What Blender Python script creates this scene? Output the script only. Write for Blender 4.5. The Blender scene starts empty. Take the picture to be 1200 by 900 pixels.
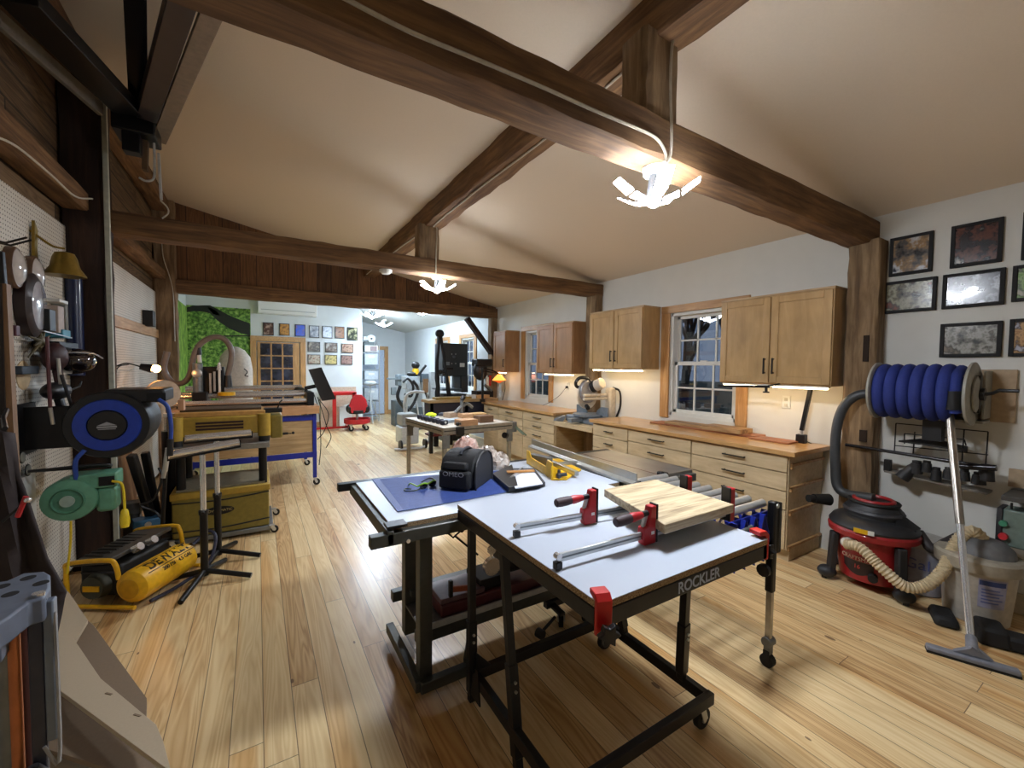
import bpy, bmesh, math, random
from mathutils import Vector, Matrix, Euler
V=Vector; PI=math.pi
random.seed(7)
SC=bpy.context.scene; COL=SC.collection
# ---------------------------------------------------------------- camera geometry (surveyed from straight edges of the room)
FPX=487.5; YAW=.54882; PIT=.0406; ROL=-.0098; EYE=V((0,0,1.55))
_f=V((math.sin(YAW)*math.cos(PIT),math.cos(YAW)*math.cos(PIT),-math.sin(PIT)))
_r=V((math.cos(YAW),-math.sin(YAW),0)); _d=_f.cross(_r)
RGT=_r*math.cos(ROL)+_d*math.sin(ROL); DWN=_d*math.cos(ROL)-_r*math.sin(ROL); FWD=_f
def P(px,py,x=None,y=None,z=None):
    """survey helper: the point where the sight line through (px,py) meets a real plane of the room"""
    d=RGT*((px-600)/FPX)+DWN*((py-450)/FPX)+FWD
    if x is not None: t=(x-EYE.x)/d.x
    elif y is not None: t=(y-EYE.y)/d.y
    else: t=(z-EYE.z)/d.z
    return EYE+d*t
# ---------------------------------------------------------------- materials
def lin(c):
    return tuple([((v/255)/12.92 if v/255<=.04045 else ((v/255+.055)/1.055)**2.4) for v in c[:3]])+(1,)
MC={}
def nodes(name):
    m=bpy.data.materials.new(name); m.use_nodes=True; nt=m.node_tree
    b=nt.nodes['Principled BSDF']
    return m,nt,b
def N(nt,t,**k):
    n=nt.nodes.new(t)
    for a,v in k.items():
        if a.startswith('i_'): n.inputs[a[2:].replace('_',' ')].default_value=v
        else: setattr(n,a,v)
    return n
def mat(name,col,rough=.5,metal=0.,emit=0,var=.12,bump=0.,scale=30.,coat=0.,alpha=None,ecol=None):
    if name in MC: return MC[name]
    m,nt,b=nodes(name); c=lin(col)
    b.inputs['Roughness'].default_value=rough; b.inputs['Metallic'].default_value=metal
    if coat: b.inputs['Coat Weight'].default_value=coat
    if emit:
        b.inputs['Base Color'].default_value=c
        b.inputs['Emission Color'].default_value=lin(ecol or col); b.inputs['Emission Strength'].default_value=emit
    else:
        tc=N(nt,'ShaderNodeTexCoord'); no=N(nt,'ShaderNodeTexNoise',i_Scale=scale,i_Detail=4.)
        nt.links.new(tc.outputs['Object'],no.inputs['Vector'])
        rp=N(nt,'ShaderNodeValToRGB'); e=rp.color_ramp.elements
        e[0].position=.3; e[1].position=.7
        e[0].color=tuple(v*(1-var) for v in c[:3])+(1,); e[1].color=tuple(min(1,v*(1+var)) for v in c[:3])+(1,)
        nt.links.new(no.outputs['Fac'],rp.inputs['Fac']); nt.links.new(rp.outputs['Color'],b.inputs['Base Color'])
        if bump:
            bp=N(nt,'ShaderNodeBump',i_Strength=bump,i_Distance=.01); nt.links.new(no.outputs['Fac'],bp.inputs['Height']); nt.links.new(bp.outputs['Normal'],b.inputs['Normal'])
    MC[name]=m; return m
def wood(name,cols,axis='Y',s=1.,rough=.5,bump=.2,stretch=14,coat=0,pos=None,crack=0):
    """straight grained timber; grain runs along axis"""
    if name in MC: return MC[name]
    m,nt,b=nodes(name)
    tc=N(nt,'ShaderNodeTexCoord'); mp=N(nt,'ShaderNodeMapping')
    sc=[stretch*s]*3; sc['XYZ'.index(axis)]=s; mp.inputs['Scale'].default_value=sc
    nt.links.new(tc.outputs['Object'],mp.inputs['Vector'])
    n1=N(nt,'ShaderNodeTexNoise',i_Scale=2.2,i_Detail=7.,i_Roughness=.6,i_Distortion=.6); nt.links.new(mp.outputs['Vector'],n1.inputs['Vector'])
    rp=N(nt,'ShaderNodeValToRGB'); cr=rp.color_ramp
    pos=pos or [ .3+.4*i/(len(cols)-1) for i in range(len(cols))]
    while len(cr.elements)<len(cols): cr.elements.new(.5)
    for e,p,c in zip(cr.elements,pos,cols): e.position=p; e.color=lin(c)
    nt.links.new(n1.outputs['Fac'],rp.inputs['Fac'])
    n2=N(nt,'ShaderNodeTexNoise',i_Scale=3.,i_Detail=3.); nt.links.new(tc.outputs['Object'],n2.inputs['Vector'])
    mr=N(nt,'ShaderNodeMapRange'); mr.inputs['From Min'].default_value=.3; mr.inputs['From Max'].default_value=.7; mr.inputs['To Min'].default_value=.82; mr.inputs['To Max'].default_value=1.12
    nt.links.new(n2.outputs['Fac'],mr.inputs['Value'])
    mx=N(nt,'ShaderNodeMix',data_type='RGBA',blend_type='MULTIPLY'); mx.inputs['Factor'].default_value=1
    nt.links.new(rp.outputs['Color'],mx.inputs['A']); nt.links.new(mr.outputs['Result'],mx.inputs['B'])
    out=mx.outputs['Result']
    if crack:
        n3=N(nt,'ShaderNodeTexNoise',i_Scale=1.1,i_Detail=2.,i_Distortion=1.); nt.links.new(mp.outputs['Vector'],n3.inputs['Vector'])
        r3=N(nt,'ShaderNodeValToRGB'); r3.color_ramp.elements[0].position=.27; r3.color_ramp.elements[0].color=(.12,.1,.09,1); r3.color_ramp.elements[1].position=.33
        nt.links.new(n3.outputs['Fac'],r3.inputs['Fac'])
        m3=N(nt,'ShaderNodeMix',data_type='RGBA',blend_type='MULTIPLY'); m3.inputs['Factor'].default_value=crack
        nt.links.new(out,m3.inputs['A']); nt.links.new(r3.outputs['Color'],m3.inputs['B']); out=m3.outputs['Result']
    nt.links.new(out,b.inputs['Base Color'])
    b.inputs['Roughness'].default_value=rough
    if coat: b.inputs['Coat Weight'].default_value=coat
    bp=N(nt,'ShaderNodeBump',i_Strength=bump,i_Distance=.01); nt.links.new(n1.outputs['Fac'],bp.inputs['Height']); nt.links.new(bp.outputs['Normal'],b.inputs['Normal'])
    MC[name]=m; return m
def mathn(nt,op,a,b=None,c=None):
    n=N(nt,'ShaderNodeMath',operation=op)
    for i,v in enumerate((a,b,c)):
        if v is None: continue
        if isinstance(v,(int,float)): n.inputs[i].default_value=v
        else: nt.links.new(v,n.inputs[i])
    return n.outputs[0]
def planks(name,cols,run='Y',across='X',w=.13,L=2.6,gap=.02,rough=.35,knots=True,gapcol=(60,40,25),bump=.15,coat=0,tone=.5,stretch=16):
    m,nt,b=nodes(name); L_=nt.links.new
    tc=N(nt,'ShaderNodeTexCoord'); sp=N(nt,'ShaderNodeSeparateXYZ'); L_(tc.outputs['Object'],sp.inputs[0])
    a=sp.outputs[across]; r=sp.outputs[run]
    u=mathn(nt,'DIVIDE',a,w); iu=mathn(nt,'FLOOR',u); fu=mathn(nt,'FRACT',u)
    wn=N(nt,'ShaderNodeTexWhiteNoise',noise_dimensions='1D'); L_(iu,wn.inputs['W'])
    v=mathn(nt,'ADD',mathn(nt,'DIVIDE',r,L),mathn(nt,'MULTIPLY',wn.outputs['Value'],7.3)); iv=mathn(nt,'FLOOR',v); fv=mathn(nt,'FRACT',v)
    cb=N(nt,'ShaderNodeCombineXYZ'); L_(iu,cb.inputs[0]); L_(iv,cb.inputs[1])
    w2=N(nt,'ShaderNodeTexWhiteNoise',noise_dimensions='3D'); L_(cb.outputs[0],w2.inputs['Vector'])
    # grain coordinate: stretched, offset per board
    mp=N(nt,'ShaderNodeMapping'); sc=[stretch]*3; sc['XYZ'.index(run)]=1.1; mp.inputs['Scale'].default_value=sc; L_(tc.outputs['Object'],mp.inputs['Vector'])
    ad=N(nt,'ShaderNodeVectorMath',operation='ADD'); L_(mp.outputs[0],ad.inputs[0])
    ms=N(nt,'ShaderNodeVectorMath',operation='SCALE'); L_(w2.outputs['Color'],ms.inputs[0]); ms.inputs['Scale'].default_value=37.; L_(ms.outputs[0],ad.inputs[1])
    n1=N(nt,'ShaderNodeTexNoise',i_Scale=.55,i_Detail=2.,i_Distortion=.8); L_(ad.outputs[0],n1.inputs['Vector'])
    ring=mathn(nt,'FRACT',mathn(nt,'MULTIPLY',n1.outputs['Fac'],11.)); 
    rg=mathn(nt,'ABSOLUTE',mathn(nt,'SUBTRACT',ring,.5))
    n2=N(nt,'ShaderNodeTexNoise',i_Scale=3.,i_Detail=5.); L_(ad.outputs[0],n2.inputs['Vector'])
    f=mathn(nt,'ADD',mathn(nt,'MULTIPLY',rg,.55),mathn(nt,'ADD',mathn(nt,'MULTIPLY',n2.outputs['Fac'],.35),mathn(nt,'MULTIPLY',w2.outputs['Value'],tone)))
    rp=N(nt,'ShaderNodeValToRGB'); cr=rp.color_ramp
    while len(cr.elements)<len(cols): cr.elements.new(.5)
    for i,(e,c) in enumerate(zip(cr.elements,cols)): e.position=.15+.75*i/(len(cols)-1); e.color=lin(c)
    L_(f,rp.inputs['Fac']); out=rp.outputs['Color']
    if knots:
        mk=N(nt,'ShaderNodeMapping'); s2=[6.]*3; s2['XYZ'.index(run)]=2.6; mk.inputs['Scale'].default_value=s2; L_(tc.outputs['Object'],mk.inputs['Vector'])
        vo=N(nt,'ShaderNodeTexVoronoi',i_Scale=1.); L_(mk.outputs[0],vo.inputs['Vector'])
        sc3=N(nt,'ShaderNodeSeparateXYZ'); L_(vo.outputs['Color'],sc3.inputs[0])
        kr=mathn(nt,'MULTIPLY',mathn(nt,'POWER',sc3.outputs[0],2.5),.11)
        k=mathn(nt,'LESS_THAN',vo.outputs['Distance'],kr)
        kk=mathn(nt,'MULTIPLY',k,.8)
        m1=N(nt,'ShaderNodeMix',data_type='RGBA'); L_(kk,m1.inputs['Factor']); L_(out,m1.inputs['A']); m1.inputs['B'].default_value=lin((88,52,28)); out=m1.outputs['Result']
        # reddish heartwood streaks
        n4=N(nt,'ShaderNodeTexNoise',i_Scale=.35,i_Detail=2.); L_(ad.outputs[0],n4.inputs['Vector'])
        r4=N(nt,'ShaderNodeValToRGB'); r4.color_ramp.elements[0].position=.56; r4.color_ramp.elements[0].color=(1,1,1,1); r4.color_ramp.elements[1].position=.68; r4.color_ramp.elements[1].color=(.86,.70,.54,1)
        L_(n4.outputs['Fac'],r4.inputs['Fac'])
        m4=N(nt,'ShaderNodeMix',data_type='RGBA',blend_type='MULTIPLY'); m4.inputs['Factor'].default_value=1; L_(out,m4.inputs['A']); L_(r4.outputs['Color'],m4.inputs['B']); out=m4.outputs['Result']
    g1=mathn(nt,'LESS_THAN',fu,gap); g2=mathn(nt,'LESS_THAN',fv,gap*w/L)
    g=mathn(nt,'MULTIPLY',mathn(nt,'MAXIMUM',g1,g2),.75)
    m2=N(nt,'ShaderNodeMix',data_type='RGBA'); L_(g,m2.inputs['Factor']); L_(out,m2.inputs['A']); m2.inputs['B'].default_value=lin(gapcol)
    L_(m2.outputs['Result'],b.inputs['Base Color']); b.inputs['Roughness'].default_value=rough
    if coat: b.inputs['Coat Weight'].default_value=coat; b.inputs['Coat Roughness'].default_value=.25
    h=mathn(nt,'SUBTRACT',mathn(nt,'MULTIPLY',f,.3),g)
    bp=N(nt,'ShaderNodeBump',i_Strength=bump,i_Distance=.01); L_(h,bp.inputs['Height']); L_(bp.outputs['Normal'],b.inputs['Normal'])
    MC[name]=m; return m
def pegmat():
    m,nt,b=nodes('white_pegboard'); L_=nt.links.new
    tc=N(nt,'ShaderNodeTexCoord'); sp=N(nt,'ShaderNodeSeparateXYZ'); L_(tc.outputs['Object'],sp.inputs[0])
    dd=[]
    for k in ('Y','Z'):
        f=mathn(nt,'SUBTRACT',mathn(nt,'FRACT',mathn(nt,'DIVIDE',sp.outputs[k],.0254)),.5); dd.append(mathn(nt,'MULTIPLY',f,f))
    h=mathn(nt,'LESS_THAN',mathn(nt,'ADD',dd[0],dd[1]),.03)
    no=N(nt,'ShaderNodeTexNoise',i_Scale=2.,i_Detail=5.); L_(tc.outputs['Object'],no.inputs['Vector'])
    rp=N(nt,'ShaderNodeValToRGB'); rp.color_ramp.elements[0].color=lin((190,182,168)); rp.color_ramp.elements[1].color=lin((222,216,204)); L_(no.outputs['Fac'],rp.inputs['Fac'])
    m1=N(nt,'ShaderNodeMix',data_type='RGBA'); L_(h,m1.inputs['Factor']); L_(rp.outputs['Color'],m1.inputs['A']); m1.inputs['B'].default_value=lin((60,52,44))
    L_(m1.outputs['Result'],b.inputs['Base Color']); b.inputs['Roughness'].default_value=.6
    return m
def blotch(name,cols,scale=8.,rough=.5,detail=3.,voro=False,metal=0,coat=0):
    """several flat colours in patches (photo prints, foliage, chipboard)"""
    if name in MC: return MC[name]
    m,nt,b=nodes(name); tc=N(nt,'ShaderNodeTexCoord')
    if voro: no=N(nt,'ShaderNodeTexVoronoi',i_Scale=scale); src=no.outputs['Color']
    else: no=N(nt,'ShaderNodeTexNoise',i_Scale=scale,i_Detail=detail,i_Roughness=.6); src=no.outputs['Fac']
    nt.links.new(tc.outputs['Object'],no.inputs['Vector'])
    rp=N(nt,'ShaderNodeValToRGB'); cr=rp.color_ramp
    while len(cr.elements)<len(cols): cr.elements.new(.5)
    for i,(e,c) in enumerate(zip(cr.elements,cols)): e.position=(.1+.8*i/(len(cols)-1)) if voro else (.32+.36*i/(len(cols)-1)); e.color=lin(c)
    nt.links.new(src,rp.inputs['Fac']); nt.links.new(rp.outputs['Color'],b.inputs['Base Color'])
    b.inputs['Roughness'].default_value=rough; b.inputs['Metallic'].default_value=metal
    if coat: b.inputs['Coat Weight'].default_value=coat; b.inputs['Coat Roughness'].default_value=.05
    MC[name]=m; return m
def glassmat(name='window_glass',tint=(205,215,225),refl=.12):
    if name in MC: return MC[name]
    m,nt,b=nodes(name); nt.nodes.remove(b); o=nt.nodes['Material Output']
    t=N(nt,'ShaderNodeBsdfTransparent'); t.inputs[0].default_value=lin(tint)
    g=N(nt,'ShaderNodeBsdfGlossy',i_Roughness=.02); mx=N(nt,'ShaderNodeMixShader'); mx.inputs[0].default_value=refl
    nt.links.new(t.outputs[0],mx.inputs[1]); nt.links.new(g.outputs[0],mx.inputs[2]); nt.links.new(mx.outputs[0],o.inputs[0])
    MC[name]=m; return m
# ---------------------------------------------------------------- mesh builder
def frame_of(d,up=V((0,0,1))):
    d=V(d).normalized()
    if abs(d.dot(up))>.98: up=V((0,1,0))
    s=d.cross(up).normalized(); u=s.cross(d).normalized()
    return d,s,u
class MB:
    def __init__(s): s.bm=bmesh.new()
    def hexa(s,c8):
        v=[s.bm.verts.new(p) for p in c8]
        for q in ((0,3,2,1),(4,5,6,7),(0,1,5,4),(1,2,6,5),(2,3,7,6),(3,0,4,7)): s.bm.faces.new([v[i] for i in q])
        return s
    def box(s,x0,x1,y0,y1,z0,z1):
        x0,x1=min(x0,x1),max(x0,x1); y0,y1=min(y0,y1),max(y0,y1); z0,z1=min(z0,z1),max(z0,z1)
        return s.hexa([(x0,y0,z0),(x1,y0,z0),(x1,y1,z0),(x0,y1,z0),(x0,y0,z1),(x1,y0,z1),(x1,y1,z1),(x0,y1,z1)])
    def obox(s,c,size,rot=(0,0,0),taper=1.):
        R=Euler(rot).to_matrix(); c=V(c); a,b,h=[v/2 for v in size]; out=[]
        for z,k in((-h,1),(h,taper)):
            for x,y in((-a,-b),(a,-b),(a,b),(-a,b)): out.append(c+R@V((x*k,y*k,z)))
        return s.hexa(out)
    def beam(s,p,q,w,h,up=(0,0,1)):
        p=V(p);q=V(q);d,sd,u=frame_of(q-p,V(up)); sd=sd*w/2;u=u*h/2
        return s.hexa([p-sd-u,p+sd-u,p+sd+u,p-sd+u,q-sd-u,q+sd-u,q+sd+u,q-sd+u])
    def ring(s,c,d,r,n,ph=0,fr=None):
        d,a,b=fr or frame_of(d)
        return [s.bm.verts.new(V(c)+(a*math.cos(2*PI*i/n+ph)+b*math.sin(2*PI*i/n+ph))*r) for i in range(n)]
    def skin(s,r1,r2):
        n=len(r1)
        for i in range(n): s.bm.faces.new([r1[i],r1[(i+1)%n],r2[(i+1)%n],r2[i]])
    def cap(s,r,flip=False):
        s.bm.faces.new(list(reversed(r)) if flip else r)
    def cyl(s,p,q,r,r2=None,n=16):
        p=V(p);q=V(q);r2=r if r2 is None else r2; fr=frame_of(q-p)
        a=s.ring(p,None,r,n,fr=fr); b=s.ring(q,None,max(r2,1e-4),n,fr=fr); s.skin(a,b); s.cap(a,True); s.cap(b); return s
    def tube(s,pts,r,n=10,closed=False,smooth=0):
        pts=[V(p) for p in pts]
        if smooth: pts=catmull(pts,smooth,closed)
        m=len(pts); rings=[]; prev=None
        for i in range(m):
            if closed: d=(pts[(i+1)%m]-pts[i-1])
            else: d=pts[min(i+1,m-1)]-pts[max(i-1,0)]
            if d.length<1e-9: d=V((0,0,1))
            d.normalize()
            if prev is None: _,a,_=frame_of(d)
            else:
                a=prev-d*prev.dot(d)
                if a.length<1e-6: _,a,_=frame_of(d)
                a.normalize()
            prev=a; b=a.cross(d); rr=r[i*len(r)//m] if isinstance(r,(list,tuple)) else r
            rings.append([s.bm.verts.new(pts[i]+(a*math.cos(2*PI*k/n)+b*math.sin(2*PI*k/n))*rr) for k in range(n)])
        for i in range(m-1): s.skin(rings[i+1],rings[i])
        if closed: s.skin(rings[0],rings[-1])
        else: s.cap(rings[0]); s.cap(rings[-1],True)
        return s
    def lathe(s,prof,o=(0,0,0),ax=(0,0,1),n=24,sx=1,sy=1):
        o=V(o); d,a,b=frame_of(ax); prev=None
        for r,h in prof:
            cur=[s.bm.verts.new(o+d*h+(a*math.cos(2*PI*i/n)*sx+b*math.sin(2*PI*i/n)*sy)*max(r,1e-4)) for i in range(n)]
            if prev: s.skin(prev,cur)
            else: s.cap(cur,True)
            prev=cur
        s.cap(prev); return s
    def prism(s,pts,vec):
        vec=V(vec); a=[s.bm.verts.new(V(p)) for p in pts]; b=[s.bm.verts.new(V(p)+vec) for p in pts]
        s.skin(a,b); s.cap(a,True); s.cap(b); return s
    def ball(s,c,r,n=16,m=10,rot=None):
        r=(r,)*3 if not isinstance(r,(tuple,list)) else r; c=V(c); R=Euler(rot).to_matrix() if rot else Matrix.Identity(3)
        top=s.bm.verts.new(c+R@V((0,0,r[2]))); bot=s.bm.verts.new(c-R@V((0,0,r[2]))); rings=[]
        for j in range(1,m):
            t=PI*j/m; rings.append([s.bm.verts.new(c+R@V((r[0]*math.sin(t)*math.cos(2*PI*i/n),r[1]*math.sin(t)*math.sin(2*PI*i/n),r[2]*math.cos(t)))) for i in range(n)])
        for i in range(n):
            s.bm.faces.new([top,rings[0][i],rings[0][(i+1)%n]]); s.bm.faces.new([bot,rings[-1][(i+1)%n],rings[-1][i]])
        for j in range(m-2): s.skin(rings[j+1],rings[j])
        return s
    def quad(s,a,b,c,d): s.bm.faces.new([s.bm.verts.new(V(p)) for p in(a,b,c,d)]); return s
    def text(s,txt,o,xd,yd,size,depth=.001,align='CENTER',bold=0.):
        cu=bpy.data.curves.new('t','FONT'); cu.body=txt; cu.size=size; cu.extrude=depth; cu.align_x=align; cu.align_y='CENTER'; cu.offset=bold
        ob=bpy.data.objects.new('t',cu); COL.objects.link(ob); dg=bpy.context.evaluated_depsgraph_get(); dg.update()
        me=bpy.data.meshes.new_from_object(ob.evaluated_get(dg)); xd=V(xd).normalized(); yd=V(yd).normalized(); zd=xd.cross(yd)
        M=Matrix((xd,yd,zd)).transposed().to_4x4(); M.translation=V(o); me.transform(M); s.bm.from_mesh(me)
        bpy.data.objects.remove(ob); bpy.data.curves.remove(cu); bpy.data.meshes.remove(me); return s
    def jitter(s,a,seed=0):
        rnd=random.Random(seed)
        for v in s.bm.verts: v.co+=V((rnd.uniform(-a,a),rnd.uniform(-a,a),rnd.uniform(-a,a)))
        return s
    def build(s,name,m,parent=None,bevel=0,sub=0,flat=False,world=True,solid=0,kind=None,top=False):
        bmesh.ops.recalc_face_normals(s.bm,faces=s.bm.faces)
        me=bpy.data.meshes.new(name); s.bm.to_mesh(me); s.bm.free()
        ob=bpy.data.objects.new(name,me); COL.objects.link(ob)
        me.materials.append(m)
        if not flat:
            me.polygons.foreach_set('use_smooth',[True]*len(me.polygons)); me.set_sharp_from_angle(angle=math.radians(38))
        if parent is not None:
            ob.parent=parent
            if world: me.transform(wmat(parent).inverted())
        elif kind is None:
            xs=[v.co for v in me.vertices]; c=V(((min(v.x for v in xs)+max(v.x for v in xs))/2,(min(v.y for v in xs)+max(v.y for v in xs))/2,min(v.z for v in xs)))
            me.transform(Matrix.Translation(-c)); ob.location=c
        if kind: ob['kind']=kind
        if bevel:
            b=ob.modifiers.new('bevel','BEVEL'); b.width=bevel; b.segments=2; b.limit_method='ANGLE'; b.angle_limit=math.radians(50)
        if sub:
            b=ob.modifiers.new('sub','SUBSURF'); b.levels=sub; b.render_levels=sub
        if solid:
            b=ob.modifiers.new('solid','SOLIDIFY'); b.thickness=solid; b.offset=0
        return ob
def catmull(p,k,closed=False):
    n=len(p); out=[]; rng=range(n if closed else n-1)
    for i in rng:
        a=p[i-1] if (i>0 or closed) else p[0]*2-p[1]; b=p[i]; c=p[(i+1)%n]; d=p[(i+2)%n] if (i+2<n or closed) else p[-1]*2-p[-2]
        for j in range(k):
            t=j/k; out.append(.5*((2*b)+(c-a)*t+(2*a-5*b+4*c-d)*t*t+(3*b-a-3*c+d)*t*t*t))
    if not closed: out.append(p[-1])
    return out
def wmat(o):
    m=Matrix.LocRotScale(o.location,o.rotation_euler,o.scale)
    return (wmat(o.parent)@m) if o.parent else m
def thing(name,label,cat,loc=(0,0,0),rz=0,group=None):
    o=bpy.data.objects.new(name,None); COL.objects.link(o); o.empty_display_size=.05
    o.location=V(loc); o.rotation_euler=(0,0,rz); o['label']=label; o['category']=cat
    if group: o['group']=group
    return o
def tag(o,label,cat,group=None,kind=None):
    o['label']=label; o['category']=cat
    if group: o['group']=group
    if kind: o['kind']=kind
    return o
def dup(root,loc,rz=None,label=None,group=None):
    r=root.copy(); COL.objects.link(r); r.location=V(loc)
    if rz is not None: r.rotation_euler=(0,0,rz)
    if label: r['label']=label
    if group: r['group']=group
    for ch in list(root.children):
        c=ch.copy(); COL.objects.link(c); c.parent=r
        for g in list(ch.children):
            d=g.copy(); COL.objects.link(d); d.parent=c
    return r
# ---------------------------------------------------------------- palette
beam_x=wood('hewn_beam_x',[(78,54,33),(108,78,49),(136,101,64)],'X',1.,.85,.3,13,crack=.3)
beam_y=wood('hewn_beam_y',[(78,54,33),(112,80,50),(142,106,68)],'Y',1.,.85,.3,13,crack=.3)
beam_z=wood('hewn_beam_z',[(88,68,48),(124,100,72),(156,130,98)],'Z',1.,.88,.4,9,crack=.4)
beam_zd=wood('dark_post_z',[(28,17,12),(44,27,18),(62,40,26)],'Z',1.,.85,.5,9,crack=.6)
maple_z=wood('maple_z',[(166,132,86),(178,144,96),(188,154,108)],'Z',1.2,.4,.03,5)
maple_r=wood('maple_reddish',[(148,108,68),(162,120,80),(172,132,90)],'Z',1.2,.4,.03,5)
maple_y=wood('maple_y',[(164,134,96),(184,154,114),(198,170,130)],'Y',1.4,.4,.05,8)
ply_y=wood('ply_y',[(182,160,124),(196,174,138),(206,186,150)],'Y',1.6,.5,.04,9)
ply_x=wood('ply_x',[(150,124,86),(170,142,100),(186,160,118)],'X',1.6,.5,.04,9)
ply_z=wood('ply_z',[(150,118,78),(168,136,94),(182,152,110)],'Z',1.6,.5,.04,9)
butcher=wood('worktop_ply',[(172,128,78),(190,146,92),(204,164,110)],'Y',1.2,.28,.04,10,coat=.3)
pine_trim=wood('pine_trim',[(168,120,70),(190,142,88),(206,164,112)],'Z',1.4,.45,.06,12)
pine_trimy=wood('pine_trim_y',[(160,118,74),(184,142,94),(200,164,118)],'Y',1.4,.45,.06,12)
white_paint=mat('white_vinyl',(214,214,208),.45,var=.02)
black_metal=mat('black_metal',(18,18,20),.4,.3)
black_plastic=mat('black_plastic',(18,18,20),.45)
dark_grey=mat('dark_grey_plastic',(50,50,54),.5)
grey_metal=mat('grey_cast_metal',(120,124,126),.4,.6)
steel=mat('brushed_steel',(200,202,202),.28,.75,var=.05)
alu=mat('aluminium',(180,180,174),.35,.85,var=.05)
chrome=mat('chrome',(226,226,226),.2,.75,var=.02)
red_plastic=mat('red_plastic',(176,28,36),.4)
red_metal=mat('red_paint',(190,24,22),.4)
yellow_plastic=mat('yellow_plastic',(220,170,20),.45)
blue_metal=mat('blue_paint',(24,40,140),.4)
rubber=mat('black_rubber',(14,14,14),.7)
mdf=mat('mdf',(168,146,118),.75,var=.05,scale=120)
cream_wall=mat('warm_white_wall',(212,210,202),.8,var=.02,scale=6)
white_wall=mat('white_wall',(205,203,196),.8,var=.02,scale=6)
cool_wall=mat('cool_white_wall',(212,217,218),.8,var=.02,scale=6)
ceil_m=mat('cream_ceiling_paint',(218,202,181),.9,var=.015,scale=90,bump=.08)
floor_m=planks('pine_floor',[(164,122,76),(204,168,118),(224,196,146),(236,212,166)],rough=.3,coat=.22,w=.118,L=2.4,gap=.03)
LP1=LP2=LP3=0; LE,LF,EXPO=250,270,0.6
# ================================================================ THE SETTING
def struct(name,mb,m,parent=None,**k):
    return mb.build(name,m,parent,kind=None if parent else 'structure',**k)
XR=4.17; XL=-1.2
def cz(x,drop=0): return 2.76+(XR-x)*.201-drop      # underside of the sloping ceiling
struct('floor',MB().box(-1.4,4.32,-2.6,13.9,-.1,0),floor_m)
def slab(x0,x1,y0,y1,drop,t=.1):
    return MB().prism([(x0,y0,cz(x0,drop)),(x1,y0,cz(x1,drop)),(x1,y0,cz(x1,drop)+t),(x0,y0,cz(x0,drop)+t)],(0,y1-y0,0))
struct('ceiling',slab(-1.4,4.32,-2.6,7.5,0),ceil_m)
struct('ceiling',slab(-1.4,4.32,7.5,13.9,.12),mat('far_ceiling_paint',(206,210,206),.9,var=.02))
def wall_x(name,x0,x1,y0,y1,z0,z1,holes,m):
    mb=MB(); y=y0
    for a,b,c,d in sorted(holes):
        mb.box(x0,x1,y,a,z0,z1); mb.box(x0,x1,a,b,z0,c); mb.box(x0,x1,a,b,d,z1); y=b
    mb.box(x0,x1,y,y1,z0,z1)
    return struct(name,mb,m,flat=True)
W1=(2.42,3.24,1.0,2.2); W2=(5.62,6.36,1.0,2.2); W3=(8.45,9.15,1.02,2.22); W4=(9.95,10.7,1.02,2.22)
wall_x('wall_right',XR,4.3,-2.6,7.5,0,2.82,[W1,W2],cream_wall)
wall_x('wall_right',XR,4.3,7.5,13.9,0,2.7,[W3,W4],cool_wall)
barn=planks('barn_siding',[(62,44,28),(92,70,46),(120,94,64),(136,110,80)],'Y','Z',w=.19,L=3.6,gap=.09,rough=.85,knots=False,gapcol=(18,12,8),bump=.6,tone=.45)
struct('wall_left',MB().box(XL-.1,XL,-2.6,7.5,0,3.92),barn)
struct('wall_left',MB().box(-1.4,-1.3,7.5,11.4,0,3.9),cool_wall)
struct('wall_back',MB().box(-1.4,4.3,-2.7,-2.6,0,4.0),white_wall)
gable=planks('gable_boards',[(58,38,20),(84,56,30),(106,72,42),(122,86,52)],'Z','X',w=.21,L=9,gap=.05,rough=.8,knots=False,gapcol=(20,12,8),bump=.5,tone=.4)
struct('wall_gable',MB().prism([(XL-.1,7.47,2.6),(4.2,7.47,2.6),(4.2,7.47,cz(4.2)),(XL-.1,7.47,cz(XL-.1))],(0,.06,0)),gable)
struct('wall_far',MB().box(-1.4,2.35,11.4,11.52,0,3.9),cool_wall)
struct('wall_far',MB().box(2.23,2.35,11.52,13.6,0,3.9),cool_wall)
struct('wall_far',MB().box(2.2,4.3,13.6,13.72,0,3.6),cool_wall)
struct('wall_partition',MB().box(-1.4,-1.2,7.42,7.56,0,3.9),beam_zd)
struct('baseboard_right',MB().box(4.145,XR,-2.6,1.22,0,.13),mat('baseboard_paint',(196,184,160),.5),bevel=.004)
struct('baseboard_far',MB().box(-1.3,2.35,11.38,11.4,0,.13).box(2.35,2.37,11.38,13.6,0,.13).box(2.37,4.17,13.58,13.6,0,.13),pine_trimy,bevel=.004)
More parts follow.
